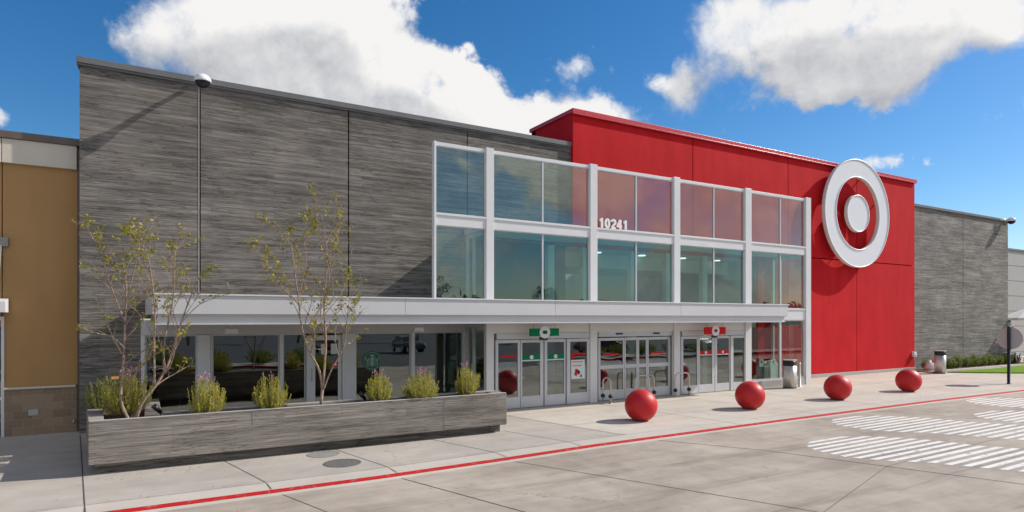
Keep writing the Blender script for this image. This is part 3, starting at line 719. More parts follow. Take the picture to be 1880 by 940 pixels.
# ---- entrances below the screen
YD = YG - .02
def header(i, z0=2.43, z1=2.838):
    a, b_ = cx[i][1] + .002, cx[i+1][0] - .002
    mb = MB(); mb.box(a, b_, YG - .06, YG + .08, z0, z1); mb.build('door_header', 'white_metal', store, .004); return a, b_
def leaf_(name, p0, p1, g0, g1, ztop, zg0, y, dark=False, midrail=None, header_=True):
    """one glazed leaf: outer stile span p0..p1, glass span g0..g1"""
    a, b_, ga, gb = X(p0, y), X(p1, y), X(g0, y), X(g1, y); zt = ztop
    mb = MB(); y0, y1 = y - .03, y + .03
    mb.box(a, ga, y0, y1, .02, zt + .1); mb.box(gb, b_, y0, y1, .02, zt + .1); mb.box(ga + .001, gb - .001, y0, y1, zt, zt + .1); mb.box(ga + .001, gb - .001, y0, y1, .02, zg0)
    if midrail: mb.box(ga + .001, gb - .001, y0 + .004, y1 - .004, *midrail)
    o = mb.build(name, 'door_metal', store, .004)
    mb = MB(); mb.box(ga, gb, y - .006, y + .006, zg0, zt); mb.build('pane', 'glass_cafe', o)
    return o, ga, gb
def decal(o, xa, xb, z0, z1, mt, y, name='decal'):
    mb = MB(); mb.box(xa, xb, y - .014, y - .008, z0, z1); return mb.build(name, mt, o)
def emblem(o, xc, zc, r_, y, mt):
    mb = MB(); mb.prism([(xc + r_*math.cos(k*math.pi/12), y - .02, zc + r_*math.sin(k*math.pi/12)) for k in range(24)], (0, .004, 0)); mb.build('emblem', 'paper', o)
# bay 1 (green)
a, b_ = header(1)
mb = MB(); mb.box(X(910, YG), X(1082, YG), YG - .075, YG - .003, 2.24, 2.43); mb.build('door_operator', 'door_metal', store, .006)
o, ga, gb = leaf_('sliding_door', 909, 954, 914, 950, 2.12, .38, YD); decal(o, ga + .1, gb - .07, 1.66, 1.73, 'red_sign', YD)
o, ga, gb = leaf_('sliding_door', 955, 997, 958, 991, 2.12, .38, YD - .005); decal(o, ga, gb, 1.56, 1.72, 'green_sign', YD - .005); decal(o, ga, gb, 1.515, 1.555, 'paper', YD - .005); emblem(o, (ga + gb) / 2 + .02, 1.64, .07, YD - .005, 'green_sign')
o, ga, gb = leaf_('sliding_door', 999, 1037.5, 1004, 1035, 2.12, .38, YD - .005); decal(o, ga, gb, 1.56, 1.72, 'green_sign', YD - .005); decal(o, ga, gb, 1.515, 1.555, 'paper', YD - .005); emblem(o, (ga + gb) / 2, 1.64, .07, YD - .005, 'green_sign')
o, ga, gb = leaf_('sliding_door', 1040, 1083, 1046, 1077, 2.12, .38, YD - .03); decal(o, ga + .06, gb - .1, 1.66, 1.73, 'red_sign', YD - .03); decal(o, ga + .06, ga + .17, 1.53, 1.655, 'red_sign', YD - .03)
xa = ga + .05; xb = gb - .09
mb = MB(); y = YD - .045; mb.box(xa, xb, y, y + .006, .85, 1.50)
mb.mi = 1
wdt = xb - xa
for (z0, z1, f0, f1) in ((1.41, 1.45, .1, .88), (1.28, 1.32, .1, .78)):     # lines of small red print
    xx = xa + f0 * wdt; k = 0
    while xx < xa + f1 * wdt: mb.face([(xx, y - .001, z0), (xx + .018, y - .001, z0), (xx + .018, y - .001, z1), (xx, y - .001, z1)]); xx += .03
mb.face([(xa + .22*wdt, y - .001, .98), (xa + .42*wdt, y - .001, .93), (xa + .45*wdt, y - .001, 1.16), (xa + .3*wdt, y - .001, 1.2)])
mb.mi = 2; mb.face([(xa + .45*wdt, y - .001, 1.02), (xa + .6*wdt, y - .001, .98), (xa + .66*wdt, y - .001, 1.1), (xa + .38*wdt, y - .001, 1.2)]); mb.face([(xa + .62*wdt, y - .001, .92), (xa + .8*wdt, y - .001, .9), (xa + .75*wdt, y - .001, 1.02)])
mb.build('poster', ['paper', 'red_sign', 'dark_metal'], o, recalc=False)
# bay 2 (middle, recessed window wall)
a, b_ = header(2)
YM = YG + .10
mb = MB(); mb.box(X(1099, YG), b_ - .02, YG - .02, YG + .12, 2.26, 2.43); mb.build('door_operator', 'door_metal', store, .006)
for (p0, g0, g1, p1, d_) in ((1097, 1101, 1143.5, 1145.5, 'L'), (1146, 1148.5, 1168, 1170), (1170.5, 1173, 1186, 1187.5), (1188, 1190.5, 1226.5, 1229.5, 'R')) if False else (): pass
for (p0, g0, g1, p1, dc) in ((1097.5, 1101.5, 1143, 1145.3, 1), (1145.8, 1148, 1167.5, 1169.8, 0), (1170.2, 1172.5, 1185, 1187, 0), (1187.5, 1190, 1226, 1231, 1)):
    o, ga, gb = leaf_('sliding_door', p0, p1, g0, g1, 2.12, .37, YM, midrail=(1.12, 1.25))
    if dc: decal(o, ga + .12, gb - .2, 1.60, 1.67, 'red_sign', YM)
mb = MB(); mb.box(X(1232, YM), b_, YG + .02, YG + .14, .02, 2.258); mb.build('door_jamb', 'dark_metal', store)  # shade of the recess put into the jamb's colour with dark metal
for px in (1136, 1204):
    mb = MB(); p = X(px, YG); mb.box(p - .14, p + .14, YG - .07, YG - .021, 2.33, 2.38); mb.build('door_sensor', 'black_rubber', store, .01)
# bay 3 (red)
a, b_ = header(3)
mb = MB(); mb.box(X(1250, YG), X(1366, YG), YG - .075, YG - .003, 2.24, 2.43); mb.build('door_operator', 'door_metal', store, .006)
for (p0, g0, g1, p1, kind) in ((1249.5, 1253.5, 1279, 1281.5, 0), (1282, 1284, 1306.5, 1311, 1), (1312, 1315.5, 1337.5, 1338.5, 1), (1340.5, 1345.5, 1366.5, 1369, 0)):
    o, ga, gb = leaf_('sliding_door', p0, p1, g0, g1, 2.12, .33, YD - (.02 if kind == 0 and p0 > 1300 else 0))
    if kind: decal(o, ga, gb, 1.50, 1.64, 'red_sign', YD); decal(o, ga, gb, 1.46, 1.495, 'paper', YD); emblem(o, (ga + gb) / 2, 1.57, .06, YD, 'red_sign')
# bay 4: fixed lights with bins and notices behind
a, b_ = cx[4][1] + .002, cx[5][0] - .002
xm = X(1431.5, YG)
mb = MB(); mb.box(a, b_, YG - .1, YG + .1, 0, .30); mb.build('window_kerb', 'sill_concrete', store, .006)
for xa, xb in ((a, xm), (xm, b_)):
    fw = .05; mb = MB(); z0, z1 = .302, 2.836; y0, y1 = YG - .04, YG + .04
    mb.box(xa, xa + fw, y0, y1, z0, z1); mb.box(xb - fw, xb, y0, y1, z0, z1); mb.box(xa + fw, xb - fw, y0, y1, z0, z0 + .07); mb.box(xa + fw, xb - fw, y0, y1, z1 - .04, z1)
    fr = mb.build('window', 'door_metal', store)
    mb = MB(); mb.box(xa + fw, xb - fw, YG - .006, YG + .006, z0 + .07, z1 - .04); mb.build('pane', 'glass_side', fr)
# house number standing on the transom
p0, p1 = X(1098.5, YG - .1), X(1153, YG - .1)
def digit_strokes(ch):
    E = lambda cx_, cz_, rx_, rz_, a0, a1, n_=18: [(cx_ + rx_*math.cos(R(a0 + (a1-a0)*k/n_)), cz_ + rz_*math.sin(R(a0 + (a1-a0)*k/n_))) for k in range(n_ + 1)]
    if ch == '0': return [E(.33, .5, .21, .40, 0, 360, 28)]
    if ch == '1': return [[(.40, 0), (.40, 1.0)], [(.42, .93), (.33, .80), (.16, .74)]]
    if ch == '2': return [E(.33, .68, .22, .22, 165, -35, 14) + [(.13, .10)], [(.09, .085), (.60, .085)]]
    if ch == '4': return [[(.46, 0), (.46, 1.0)], [(.44, .97), (.09, .30)], [(.04, .30), (.64, .30)]]
HN = .345; adv = (p1 - p0) / 5; mb = MB(); rnd = 0
for i_, ch in enumerate('10241'):
    for st_i, stp in enumerate(digit_strokes(ch)):
        for k in range(len(stp) - 1):
            a_ = Vector((stp[k][0], 0, stp[k][1])); b2 = Vector((stp[k+1][0], 0, stp[k+1][1])); d = (b2 - a_).normalized()
            if ch in '02' and len(stp) > 4: a_ -= d * .02; b2 += d * .02
            nn = Vector((-d.z, 0, d.x)) * .115
            rnd += 1; yo = YG - .12 + (rnd % 5) * .0006
            mb.prism([(p0 + adv * i_ + q_.x * adv * 1.45, yo, 6.066 + q_.z * HN) for q_ in (a_ - nn, b2 - nn, b2 + nn, a_ + nn)], (0, .03, 0))
mb.build('house_number', 'number_white', store, recalc=True)

# ================================================================== ROUND SIGN
YS = YR - .46
sc = at(1575.5, 392, YS); RO = 2.73
sign = thing('wall_sign', (sc.x, YS, sc.z - RO), 'giant white ring and centre dot sign standing off the red wall', 'sign')
def ring(name, r1, r0, parent, d=.15):
    n = 96
    def pt(r_, k, y_): return (sc.x + r_*1.02*math.cos(2*math.pi*k/n), y_, sc.z + r_*math.sin(2*math.pi*k/n))
    mb = MB()
    for k in range(n):
        if r0 > 0: mb.face([pt(r0, k, YS), pt(r0, k+1, YS), pt(r1, k+1, YS), pt(r1, k, YS)]); mb.face([pt(r0, k+1, YS + d), pt(r0, k, YS + d), pt(r1, k, YS + d), pt(r1, k+1, YS + d)])
    if r0 == 0: mb.face([pt(r1, k, YS) for k in range(n)]); mb.face([pt(r1, k, YS + d) for k in range(n)][::-1])
    mb.mi = 1; mb.sm = True
    for k in range(n):
        mb.face([pt(r1 + .012, k, YS - .03), pt(r1 + .012, k+1, YS - .03), pt(r1 + .012, k+1, YS + d), pt(r1 + .012, k, YS + d)])
        if r0 > 0: mb.face([pt(r0 - .012, k+1, YS - .03), pt(r0 - .012, k, YS - .03), pt(r0 - .012, k, YS + d), pt(r0 - .012, k+1, YS + d)])
    mb.mi = 0
    for k in range(n):
        mb.face([pt(r1 - .03, k, YS - .031), pt(r1 - .03, k+1, YS - .031), pt(r1 + .012, k+1, YS - .03), pt(r1 + .012, k, YS - .03)])
        mb.face([pt(r1 - .03, k, YS - .031), pt(r1 - .03, k+1, YS - .031), pt(r1 - .03, k+1, YS), pt(r1 - .03, k, YS)])
        if r0 > 0: mb.face([pt(r0 - .012, k, YS - .03), pt(r0 - .012, k+1, YS - .03), pt(r0 + .03, k+1, YS - .031), pt(r0 + .03, k, YS - .031)]); mb.face([pt(r0 + .03, k, YS - .031), pt(r0 + .03, k+1, YS - .031), pt(r0 + .03, k+1, YS), pt(r0 + .03, k, YS)])
    bmesh.ops.remove_doubles(mb.bm, verts=mb.bm.verts, dist=.0005)
    return mb.build(name, ['sign_white', 'sign_edge'], parent)
ring('ring', RO, 1.84, sign); ring('centre_disc', .93, 0, sign)
for k in range(8):
    an = k * math.pi / 4 + .3; mb = MB(); r_ = 2.3; q0 = Vector((sc.x + r_*math.cos(an), YS + .15, sc.z + r_*math.sin(an)))
    if q0.z < ZRED - .2: mb.tube([q0, q0 + Vector((0, YR - YS - .152, 0))], .035, 8); mb.build('standoff', 'cap_metal', sign)
for dz in (-.4, .4):
    mb = MB(); q0 = Vector((sc.x, YS + .15, sc.z + dz)); mb.tube([q0, q0 + Vector((0, YR - YS - .152, 0))], .035, 8); mb.build('standoff', 'cap_metal', sign)

# entrance signs hung under the canopy
def door_sign(pxa, pxb, pxc, za, zb, mt, lab, nm):
    Ys = 16.75; a, b_, c_ = X(pxa, Ys), X(pxb, Ys), X(pxc, Ys); zc = (za + zb) / 2
    th = thing('entrance_sign', (c_, Ys, za), lab, 'sign', 'signs hung above the sliding doors')
    mb = MB(); mb.box(a, b_, Ys, Ys + .06, za, zb); mb.build('panel', mt, th, .004)
    mb = MB(); r_ = .20; mb.prism([(c_ + r_*math.cos(k*math.pi/16), Ys - .02, zc + r_*.98*math.sin(k*math.pi/16)) for k in range(32)], (0, .018, 0)); mb.build('white_disc', 'sign_white', th)
    mb = MB(); r_ = .055
    for s_ in (-1, 1): mb.prism([(c_ + s_*.035 + r_*math.cos(k*math.pi/10), Ys - .026, zc + r_*1.1*math.sin(k*math.pi/10)) for k in range(20)], (0, .004 + .001*s_, 0))
    mb.build('mark', mt, th)
    for xx in (a + .15, b_ - .15):
        mb = MB(); mb.tube([(xx, Ys + .03, zb + .001), (xx, Ys + .03, 2.799)], .012, 6); mb.build('hanger', 'steel', th)
    mb = MB(); mb.box(c_ - .17, c_ + .13, Ys + .01, Ys + .06, za - .13, za - .03); mb.build('sensor', 'black_rubber', th, .01)
zg = Zt(1000, 617, 16.75); zh = Zt(1000, 603, 16.75)
door_sign(973.5, 1026.5, 1000, zg, zh, 'green_sign', 'green hanging sign with a white disc above the left sliding doors', 'green')
zg = Zt(1313, 614, 16.75); zh = Zt(1313, 600.5, 16.75)
door_sign(1294.5, 1332.5, 1313.5, zg, zh, 'red_sign', 'red hanging sign with a white disc above the right sliding doors', 'red')

# small speakers under the canopy
for px, lab in ((425, 'small white speaker box under the canopy above the wide cafe window'), (768, 'small white speaker box under the canopy near the grey end wall')):
    p = at(px, 606, 18.2); th = thing('canopy_speaker', (p.x, 18.2, 2.46), lab, 'speaker', 'speaker boxes under the canopy')
    mb = MB(); mb.prism([(p.x - .17, 18.12, 2.5), (p.x + .17, 18.12, 2.5), (p.x + .14, 18.12, 2.64), (p.x - .14, 18.12, 2.64)], (0, .2, 0)); mb.build('cabinet', 'sign_white', th, .015)
    mb = MB(); mb.box(p.x - .03, p.x + .03, 18.2, 18.25, 2.641, 2.797); mb.build('bracket', 'sign_white', th)

# ================================================================== SECURITY CAMERAS
def dome_cam(px, py, Y, wall_pt, lab, r_=.2):
    p = at(px, py, Y)
    th = thing('security_camera', (p.x, p.y, p.z - r_), lab, 'security camera', 'dome cameras on the roof edge')
    prof = [(0, -.02)] + [(r_*1.03, -.02), (r_*1.06, .0)] + [(r_*1.06*math.cos(a_), r_*.95*math.sin(a_)) for a_ in [k*math.pi/16 for k in range(1, 8)]] + [(0, r_*.95)]
    mb = MB(); mb.lathe(p, prof, 32); mb.build('hood', 'sign_white', th)
    prof = [(0, -r_*.92)] + [(r_*.93*math.sin(a_), -r_*.92*math.cos(a_)) for a_ in [k*math.pi/16 for k in range(1, 8)]] + [(r_*.93, -.021)]
    mb = MB(); mb.lathe(p, prof, 32); mb.build('dome', 'black_paint', th)
    q_ = Vector(wall_pt); mid = Vector((p.x, (p.y + q_.y) / 2, p.z + r_*1.0))
    mb = MB(); mb.tube([p + Vector((0, .10, r_*.30)), p + Vector((0, .22, r_*.30)), p.lerp(q_, .6) + Vector((0, 0, .03)), q_], [.07, .075, .06, .05], 12); mb.build('arm', 'sign_white', th)
    return th
p = at(372, 149, 18.45)
dome_cam(372, 149, 18.45, (p.x, YW - .08, ZP + .05), 'white dome camera with black bubble at the roof edge, over the left grey wall')
p = at(1857, 405.5, 18.75)
dome_cam(1857, 405.5, 18.75, (p.x - .9, YW - .08, ZP + .0), 'dome camera on a short arm at the far right corner of the grey wall', .24)

# ================================================================== TAN BUILDING ON THE LEFT
YT = 19.6
tan = thing('tan_building', (-5, YT, 0), 'tan stucco shop building with cream band and brown block base at left edge', 'shop building')
xt1 = XL - .012; xt0 = -22
mb = MB(); xj = X(4, YT)
mb.box(xj + .01, xt1 - .07, YT, YT + .3, 1.2, 6.72); mb.box(xt0, xj - .01, YT, YT + .3, 2.7, 6.72); mb.box(xt0, xj - 3.0, YT, YT + .3, 1.2, 2.7); mb.mi = 1; mb.box(xt0, xt1 - .1, YT + .301, YT + .4, 2.8, 6.7); mb.mi = 0; mb.box(xt0, xt0 + .3, YT + .401, YT + 20, 0, 6.7)
mb.build('wall', ['tan_stucco', 'interior_dark'], tan)
mb = MB(); mb.box(xt1 - .068, xt1, YT - .04, YT + .3, 0, 7.3); mb.build('corner_trim', 'cap_brown', tan)
mb = MB(); mb.box(xj + .006, xt1 - .072, YT - .10, YT + .3, 6.725, 7.32); mb.box(xt0, xj - .006, YT - .10, YT + .3, 6.725, 7.32); mb.build('cream_band', 'cream_stucco', tan, .01)
mb = MB(); mb.box(xt0, xt1, YT - .15, YT + .4, 7.323, 7.50); mb.build('parapet_cap', 'cap_brown', tan, .01)
mb = MB(); mb.box(xt0, xt1 - .1, YT + .3, YT + 20, 6.9, 7.1); mb.build('roof', 'interior_dark', tan)
mb = MB(); mb.box(X(8.5, YT) , xt1 - .07, YT - .06, YT + .3, 0, 1.15); mb.build('block_base', 'brown_block', tan)
mb = MB(); mb.box(X(8.5, YT), xt1 - .09, YT - .10, YT - .002, 1.151, 1.2); mb.build('base_ledge', 'cream_stucco', tan, .006)
mb = MB(); xf = X(8, YT); mb.box(xf - .06, xf, YT - .03, YT + .1, 0, 2.95); mb.box(xf - 2.9, xf - .061, YT - .03, YT + .1, 2.86, 2.95); mb.box(xf - 2.9, xf - .061, YT - .03, YT + .1, .9, .98); mb.box(xf - 2.9, xf - 2.83, YT - .03, YT + .1, .981, 2.859)
fr = mb.build('window_frame', 'white_metal', tan); mb = MB(); mb.box(xf - 2.82, xf - .061, YT + .02, YT + .03, .98, 2.86); mb.box(xf - 2.82, xf - .061, YT + .02, YT + .03, 0, .9); mb.build('pane', 'glass_cafe', fr)
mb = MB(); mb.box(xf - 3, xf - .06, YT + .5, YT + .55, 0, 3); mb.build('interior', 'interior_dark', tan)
mb = MB(); p = at(13, 552, YT - .25); mb.prism([(p.x - 3, YT - .45, 3.05), (p.x - 3, YT - .45, 3.32), (p.x - 3, YT - .005, 3.40), (p.x - 3, YT - .005, 3.05)], (3.0, 0, 0)); mb.build('awning', 'white_metal', tan, .006)
mb = MB(); p = at(6, 443, YT - .08); mb.box(p.x - .12, p.x + .09, YT - .10, YT - .003, p.z - .12, p.z + .10); mb.tube([(p.x - .06, YT - .08, p.z - .10), (p.x - .10, YT - .3, 3.41)], .035, 8); mb.build('awning_bracket', 'cap_metal', tan)
mb = MB(); p = at(62, 757, YT); mb.box(p.x - .1, p.x + .1, YT - .075, YT - .0605, p.z - .07, p.z + .08); mb.build('patched_block', 'sill_concrete', tan)
mb = MB(); p = at(141, 770, YT); mb.tube([(p.x - .05, YT - .061, p.z), (p.x - .05, YT - .16, p.z), (p.x - .05, YT - .18, p.z - .06)], .025, 8); mb.build('hose_tap', 'steel', tan)

# far right building
XF = 49.75
far = thing('ribbed_building', (58, 21, 0), 'pale grey building clad in wide horizontal panels beyond the grey wall', 'building')
mb = MB(); 
for k in range(7): mb.box(XF, 95, 22.0, 22.3, .02 + k * 1.16, .02 + k * 1.16 + 1.13)
mb.mi = 1; mb.box(XF + .2, 94, 22.301, 22.5, 0, 8.0); mb.build('wall', ['far_panel', 'interior_dark'], far)
mb = MB(); mb.box(XF - .05, 95.2, 21.92, 22.5, 8.12, 8.26); mb.build('parapet_cap', 'cap_metal', far)
mb = MB(); mb.box(XF, 95, 22.5, 40, 7.8, 8.0); mb.build('roof', 'cap_metal', far)
mb = MB(); mb.box(53, 57, 21.93, 21.997, .3, 3.2); mb.build('window', 'glass_cafe', far)

# ================================================================== LONG PLANTER
pl = thing('concrete_planter', (3.5, 14.1, 0), 'long board marked concrete planter in front of the cafe windows', 'planter')
ZPL, ZPB = 1.0, .2
x0, x1 = -.89, X(930.5, 13.85)
yf, yb = 13.85, 14.52
xi = .30                       # inner corner of the L
outer = [(x0, yf), (x1, yf), (x1, yb), (xi, yb), (xi, 17.1), (x0 - .24, 17.1)]
innr = [(x0 + .24, yf + .15), (x1 - .3, yf + .15), (x1 - .3, yb - .13), (xi - .30, yb - .13), (xi - .30, 16.9), (x0 + .05, 16.9)]
mb = MB(); n = 6
def V3(l, z): return [mb.bm.verts.new((a_[0], a_[1], z)) for a_ in l]
ob, ot, it, ib = V3(outer, ZPB), V3(outer, ZPL), V3(innr, ZPL), V3(innr, ZPL - .35)
for k in range(n):
    j = (k + 1) % n
    for f_ in ((ob[k], ob[j], ot[j], ot[k]), (ot[k], ot[j], it[j], it[k]), (it[k], it[j], ib[j], ib[k])): mb.bm.faces.new(f_)
mb.bm.faces.new(ob[::-1])
mb.build('planter_wall', 'planter_board', pl, .012, recalc=True)
mb = MB(); pin = [(x0 + .09, yf + .20), (x1 - .09, yf + .20), (x1 - .09, yb - .1), (xi - .1, yb - .1), (xi - .1, 17.0), (x0, 17.0)]
mb.prism([(a_, b2, 0) for a_, b2 in pin], (0, 0, ZPB - .002)); mb.build('plinth', 'wall_board', pl)
mb = MB(); mb.face([(a_[0], a_[1], ZPL - .10) for a_ in innr]); bmesh.ops.triangulate(mb.bm, faces=mb.bm.faces)
mb.build('soil', 'mulch', pl)
mb = MB()
for k in range(5):
    mb.box(xi - .24, xi - .02, 14.75 + k*.0, 14.76, ZPL, ZPL + .001) if False else None
xj_ = X(815, yf); mb.box(xj_ - .012, xj_ + .012, yf - .003, yf - .001, ZPB + .02, ZPL - .02); xj_ = X(463, yf); mb.box(xj_ - .008, xj_ + .008, yf - .003, yf - .001, ZPL - .3, ZPL - .02); mb.build('panel_joint', 'cap_metal', pl)
# light steel lip along the top edge
mb = MB(); mb.box(x0 + .02, x1 - .02, yf - .004, yf + .10, ZPL + .001, ZPL + .014); mb.box(xi + .02, x1 - .02, yb - .10, yb + .004, ZPL + .001, ZPL + .014); mb.build('coping', 'sill_concrete', pl)

# uplights in the planter
for px, lab in ((292, 'small black adjustable uplight at the left of the planter beside the first tree'), (668, 'small black uplight in the planter, left of the middle flowering shrub'), (752, 'small black uplight in the planter, between the two right flowering shrubs')):
    Yu = 14.25; xx = X(px, Yu); th = thing('uplight', (xx, Yu, .9), lab, 'uplight', 'uplights in the planter')
    mb = MB(); mb.tube([(xx + .03, Yu, .9), (xx + .03, Yu, 1.03)], .014, 8); mb.build('stake', 'black_paint', th)
    mb = MB(); mb.tube([(xx + .04, Yu, 1.03), (xx - .05, Yu, 1.13), (xx - .10, Yu, 1.19)], [.035, .05, .052], 12); mb.build('lamp_head', 'black_paint', th)

# ================================================================== SHRUBS AND TREES
def leaf_quad(mb, p, d, n_, L, Wd):
    s_ = d.cross(n_).normalized() * Wd / 2
    mb.face([p, p + d * L * .5 + s_, p + d * L, p + d * L * .5 - s_])
def shrub(px_, Y, z0, h, rad, seed, lab, grp, flowers=10, stems=70, leaves=26, lm='shrub_leaf', L=.062, cat='shrub', name='flowering_shrub', loc=None):
    rnd = random.Random(seed); base = loc if loc is not None else Vector((X(px_, Y), Y, z0))
    th = thing(name, base, lab, cat, grp)
    st, lf, fl = MB(), MB(), MB()
    tips = []
    spiky = name == 'flowering_shrub'
    if spiky: stems = int(stems * rnd.uniform(1.25, 1.7))
    for i in range(stems):
        an = rnd.uniform(0, 2*math.pi); k = rnd.random() ** .6; reach = rad * k * rnd.uniform(.8, 1.15)
        hh = h * (1 - .38 * k**2) * (rnd.uniform(.55, 1.12) if spiky else rnd.uniform(.72, 1.08))
        b0 = base + Vector((math.cos(an), math.sin(an), 0)) * reach * .3
        tp = base + Vector((math.cos(an) * reach, math.sin(an) * reach, hh))
        md = b0.lerp(tp, .45) + Vector((math.cos(an), math.sin(an), 0)) * reach * .26
        pts = [b0, md, tp]; axis = (tp - md).normalized()
        st.tube(pts, [.006, .004, .002], 4, False)
        for j in range(leaves):
            tt = .12 + .88 * (j + rnd.random()) / leaves
            p_ = (b0.lerp(md, tt*2) if tt < .5 else md.lerp(tp, tt*2 - 1))
            side = Vector((rnd.uniform(-1, 1), rnd.uniform(-1, 1), rnd.uniform(-.3, .6)))
            d = (axis * (1.1 if spiky else .5) + side).normalized()
            n_ = Vector((rnd.uniform(-1, 1), rnd.uniform(-1, 1), rnd.uniform(-1, 1))).normalized()
            leaf_quad(lf, p_, d, n_, L * rnd.uniform(.6, 1.4) * (1.15 - .5 * tt), L * (.34 if spiky else .46))
        tips.append(tp)
    tips.sort(key=lambda v: -v.z)
    lf.mi = 1; fl = lf
    if flowers:
        for tp in tips[:flowers]:
            for j in range(7):
                p_ = tp + Vector((rnd.uniform(-.014, .014), rnd.uniform(-.014, .014), rnd.uniform(-.09, .03)))
                d = Vector((rnd.uniform(-1, 1), rnd.uniform(-1, 1), rnd.uniform(-.5, 1))).normalized()
                leaf_quad(fl, p_, d, Vector((d.y, -d.z, d.x)), .032, .022)
    st.build('stem', 'bark', th, recalc=False); lf.build('foliage', [lm, 'flower'], th, recalc=False)
    return th
ZS = ZPL - .1
G1 = 'flowering shrubs in the long planter'
shrub(228, 15.0, ZS, .98, .50, 1, 'large flowering shrub behind the forked trunk at the left end of the planter', G1, 16, 130, 30)
shrub(185, 16.0, ZS, .70, .34, 11, 'darker low shrub at the back left corner of the planter against the grey wall', G1, 0, 60, 26, 'shrub_leaf_dark')
shrub(379, 14.2, ZS, .82, .36, 2, 'upright flowering shrub in the planter in front of the white cafe column', G1, 12, 80, 26)
shrub(497, 14.2, ZS, .80, .37, 3, 'rounded pale shrub in the planter left of the slim tree', G1, 3, 85, 26)
shrub(695, 14.2, ZS, .76, .31, 4, 'flowering shrub in the planter in front of the round green logo', G1, 9, 75, 26)
shrub(772, 14.2, ZS, .74, .47, 5, 'widest spreading shrub with purple tips, second from the planter right end', G1, 12, 95, 24)
shrub(857, 14.2, ZS, .88, .33, 6, 'flowering shrub nearest the right end of the planter', G1, 8, 75, 24)
# row of shrubs along the far wall
G2 = 'low shrubs along the right grey wall'
descr = ['low shrub next to the far trash can, leftmost of the row at the right wall', 'low shrub just right of the far trash can', 'low dark shrub left of the wall joint in the right wall row', 'low shrub under the vertical joint of the right grey wall', 'low shrub just right of the vertical wall joint',
         'low shrub left of the middle of the lawn edge row', 'low dark shrub in the middle of the row behind the lawn', 'low shrub between the umbrella side and the middle of the lawn row', 'low shrub just left of the black post behind the lawn', 'low dark shrub just right of the black post behind the lawn']
for i, px in enumerate((1705, 1744, 1756, 1773, 1787, 1800, 1815, 1831, 1846, 1862)):
    rr = random.Random(50 + i); shrub(px, 18.35, .04, rr.uniform(.55, .74), rr.uniform(.36, .46), 60 + i, descr[i], G2, 0, 46, 20, 'shrub_leaf_dark', .10, name='low_shrub')

class Tree:
    def __init__(s, seed): s.r = random.Random(seed); s.w = MB(); s.leaves = []
    def twig(s, p, d, L, rad, depth):
        r = s.r; n = max(3, int(L / .11)); pts = [p]; dd = d.normalized()
        for i in range(n):
            dd = (dd + Vector((r.uniform(-1, 1), r.uniform(-1, 1), r.uniform(-.75, 1.05))) * .17).normalized()
            pts.append(pts[-1] + dd * L / n)
        s.branch(pts, rad, rad * .35, depth)
    def branch(s, pts, r0, r1, depth, kids=None):
        r = s.r; r0 *= 1.12; kids = int(kids * 1.35) if kids else None; n = len(pts) - 1
        s.w.tube(pts, [r0 + (r1 - r0) * i / n for i in range(n + 1)], 6 if r0 > .012 else 4, r0 > .012)
        tot = sum((b_ - a_).length for a_, b_ in zip(pts, pts[1:]))
        if depth > 0:
            kk = kids if kids else (8 if depth > 1 else 6)
            for k in range(kk):
                f = .28 + .7 * (k + r.random()) / kk; i = min(n - 1, int(f * n)); p = pts[i].lerp(pts[i+1], f * n - i)
                d = (pts[i+1] - pts[i]).normalized(); sd_ = Vector((r.uniform(-1, 1), r.uniform(-1, 1), r.uniform(-.2, .6))).normalized()
                nd = (d * .75 + sd_ * .75 + Vector((0, 0, .15))).normalized()
                s.twig(p, nd, tot * r.uniform(.24, .44) * (1.2 - f * .62), max(.0042, (r0 + (r1 - r0) * f) * .55), depth - 1)
        if depth <= 1:
            for k in range(2 if r.random() < .62 else 1):
                if r.random() < .42: s.leaves.append(pts[-1 - int(r.random() * min(3, n))])
    def finish(s, th, per=3, L=.088):
        r = s.r; lf = MB()
        for p in s.leaves:
            for k in range(r.choice((1, 2, per, per + 2))):
                q_ = p + Vector((r.uniform(-1, 1), r.uniform(-1, 1), r.uniform(-1, .6))) * .045
                d = Vector((r.uniform(-1, 1), r.uniform(-1, 1), r.uniform(-.9, .5))).normalized(); n_ = Vector((r.uniform(-1, 1), r.uniform(-1, 1), r.uniform(-.3, 1))).normalized()
                leaf_quad(lf, q_, d, n_, L * r.uniform(.7, 1.25), L * .55)
        s.w.build('trunk', 'bark', th, recalc=False); lf.build('crown', 'tree_leaf', th, recalc=False)
def path(pts, sub=4):
    v = [at(px, py, Y) for px, py, Y in pts]; out = [v[0]]
    for i in range(len(v) - 1):
        a_, b_ = v[i], v[i+1]; pa = v[i-1] if i else a_; pb = v[i+2] if i + 2 < len(v) else b_
        for k in range(1, sub + 1):
            t_ = k / sub
            out.append(.5 * ((2*a_) + (b_ - pa) * t_ + (2*pa - 5*a_ + 4*b_ - pb) * t_**2 + (-pa + 3*a_ - 3*b_ + pb) * t_**3))
    return out
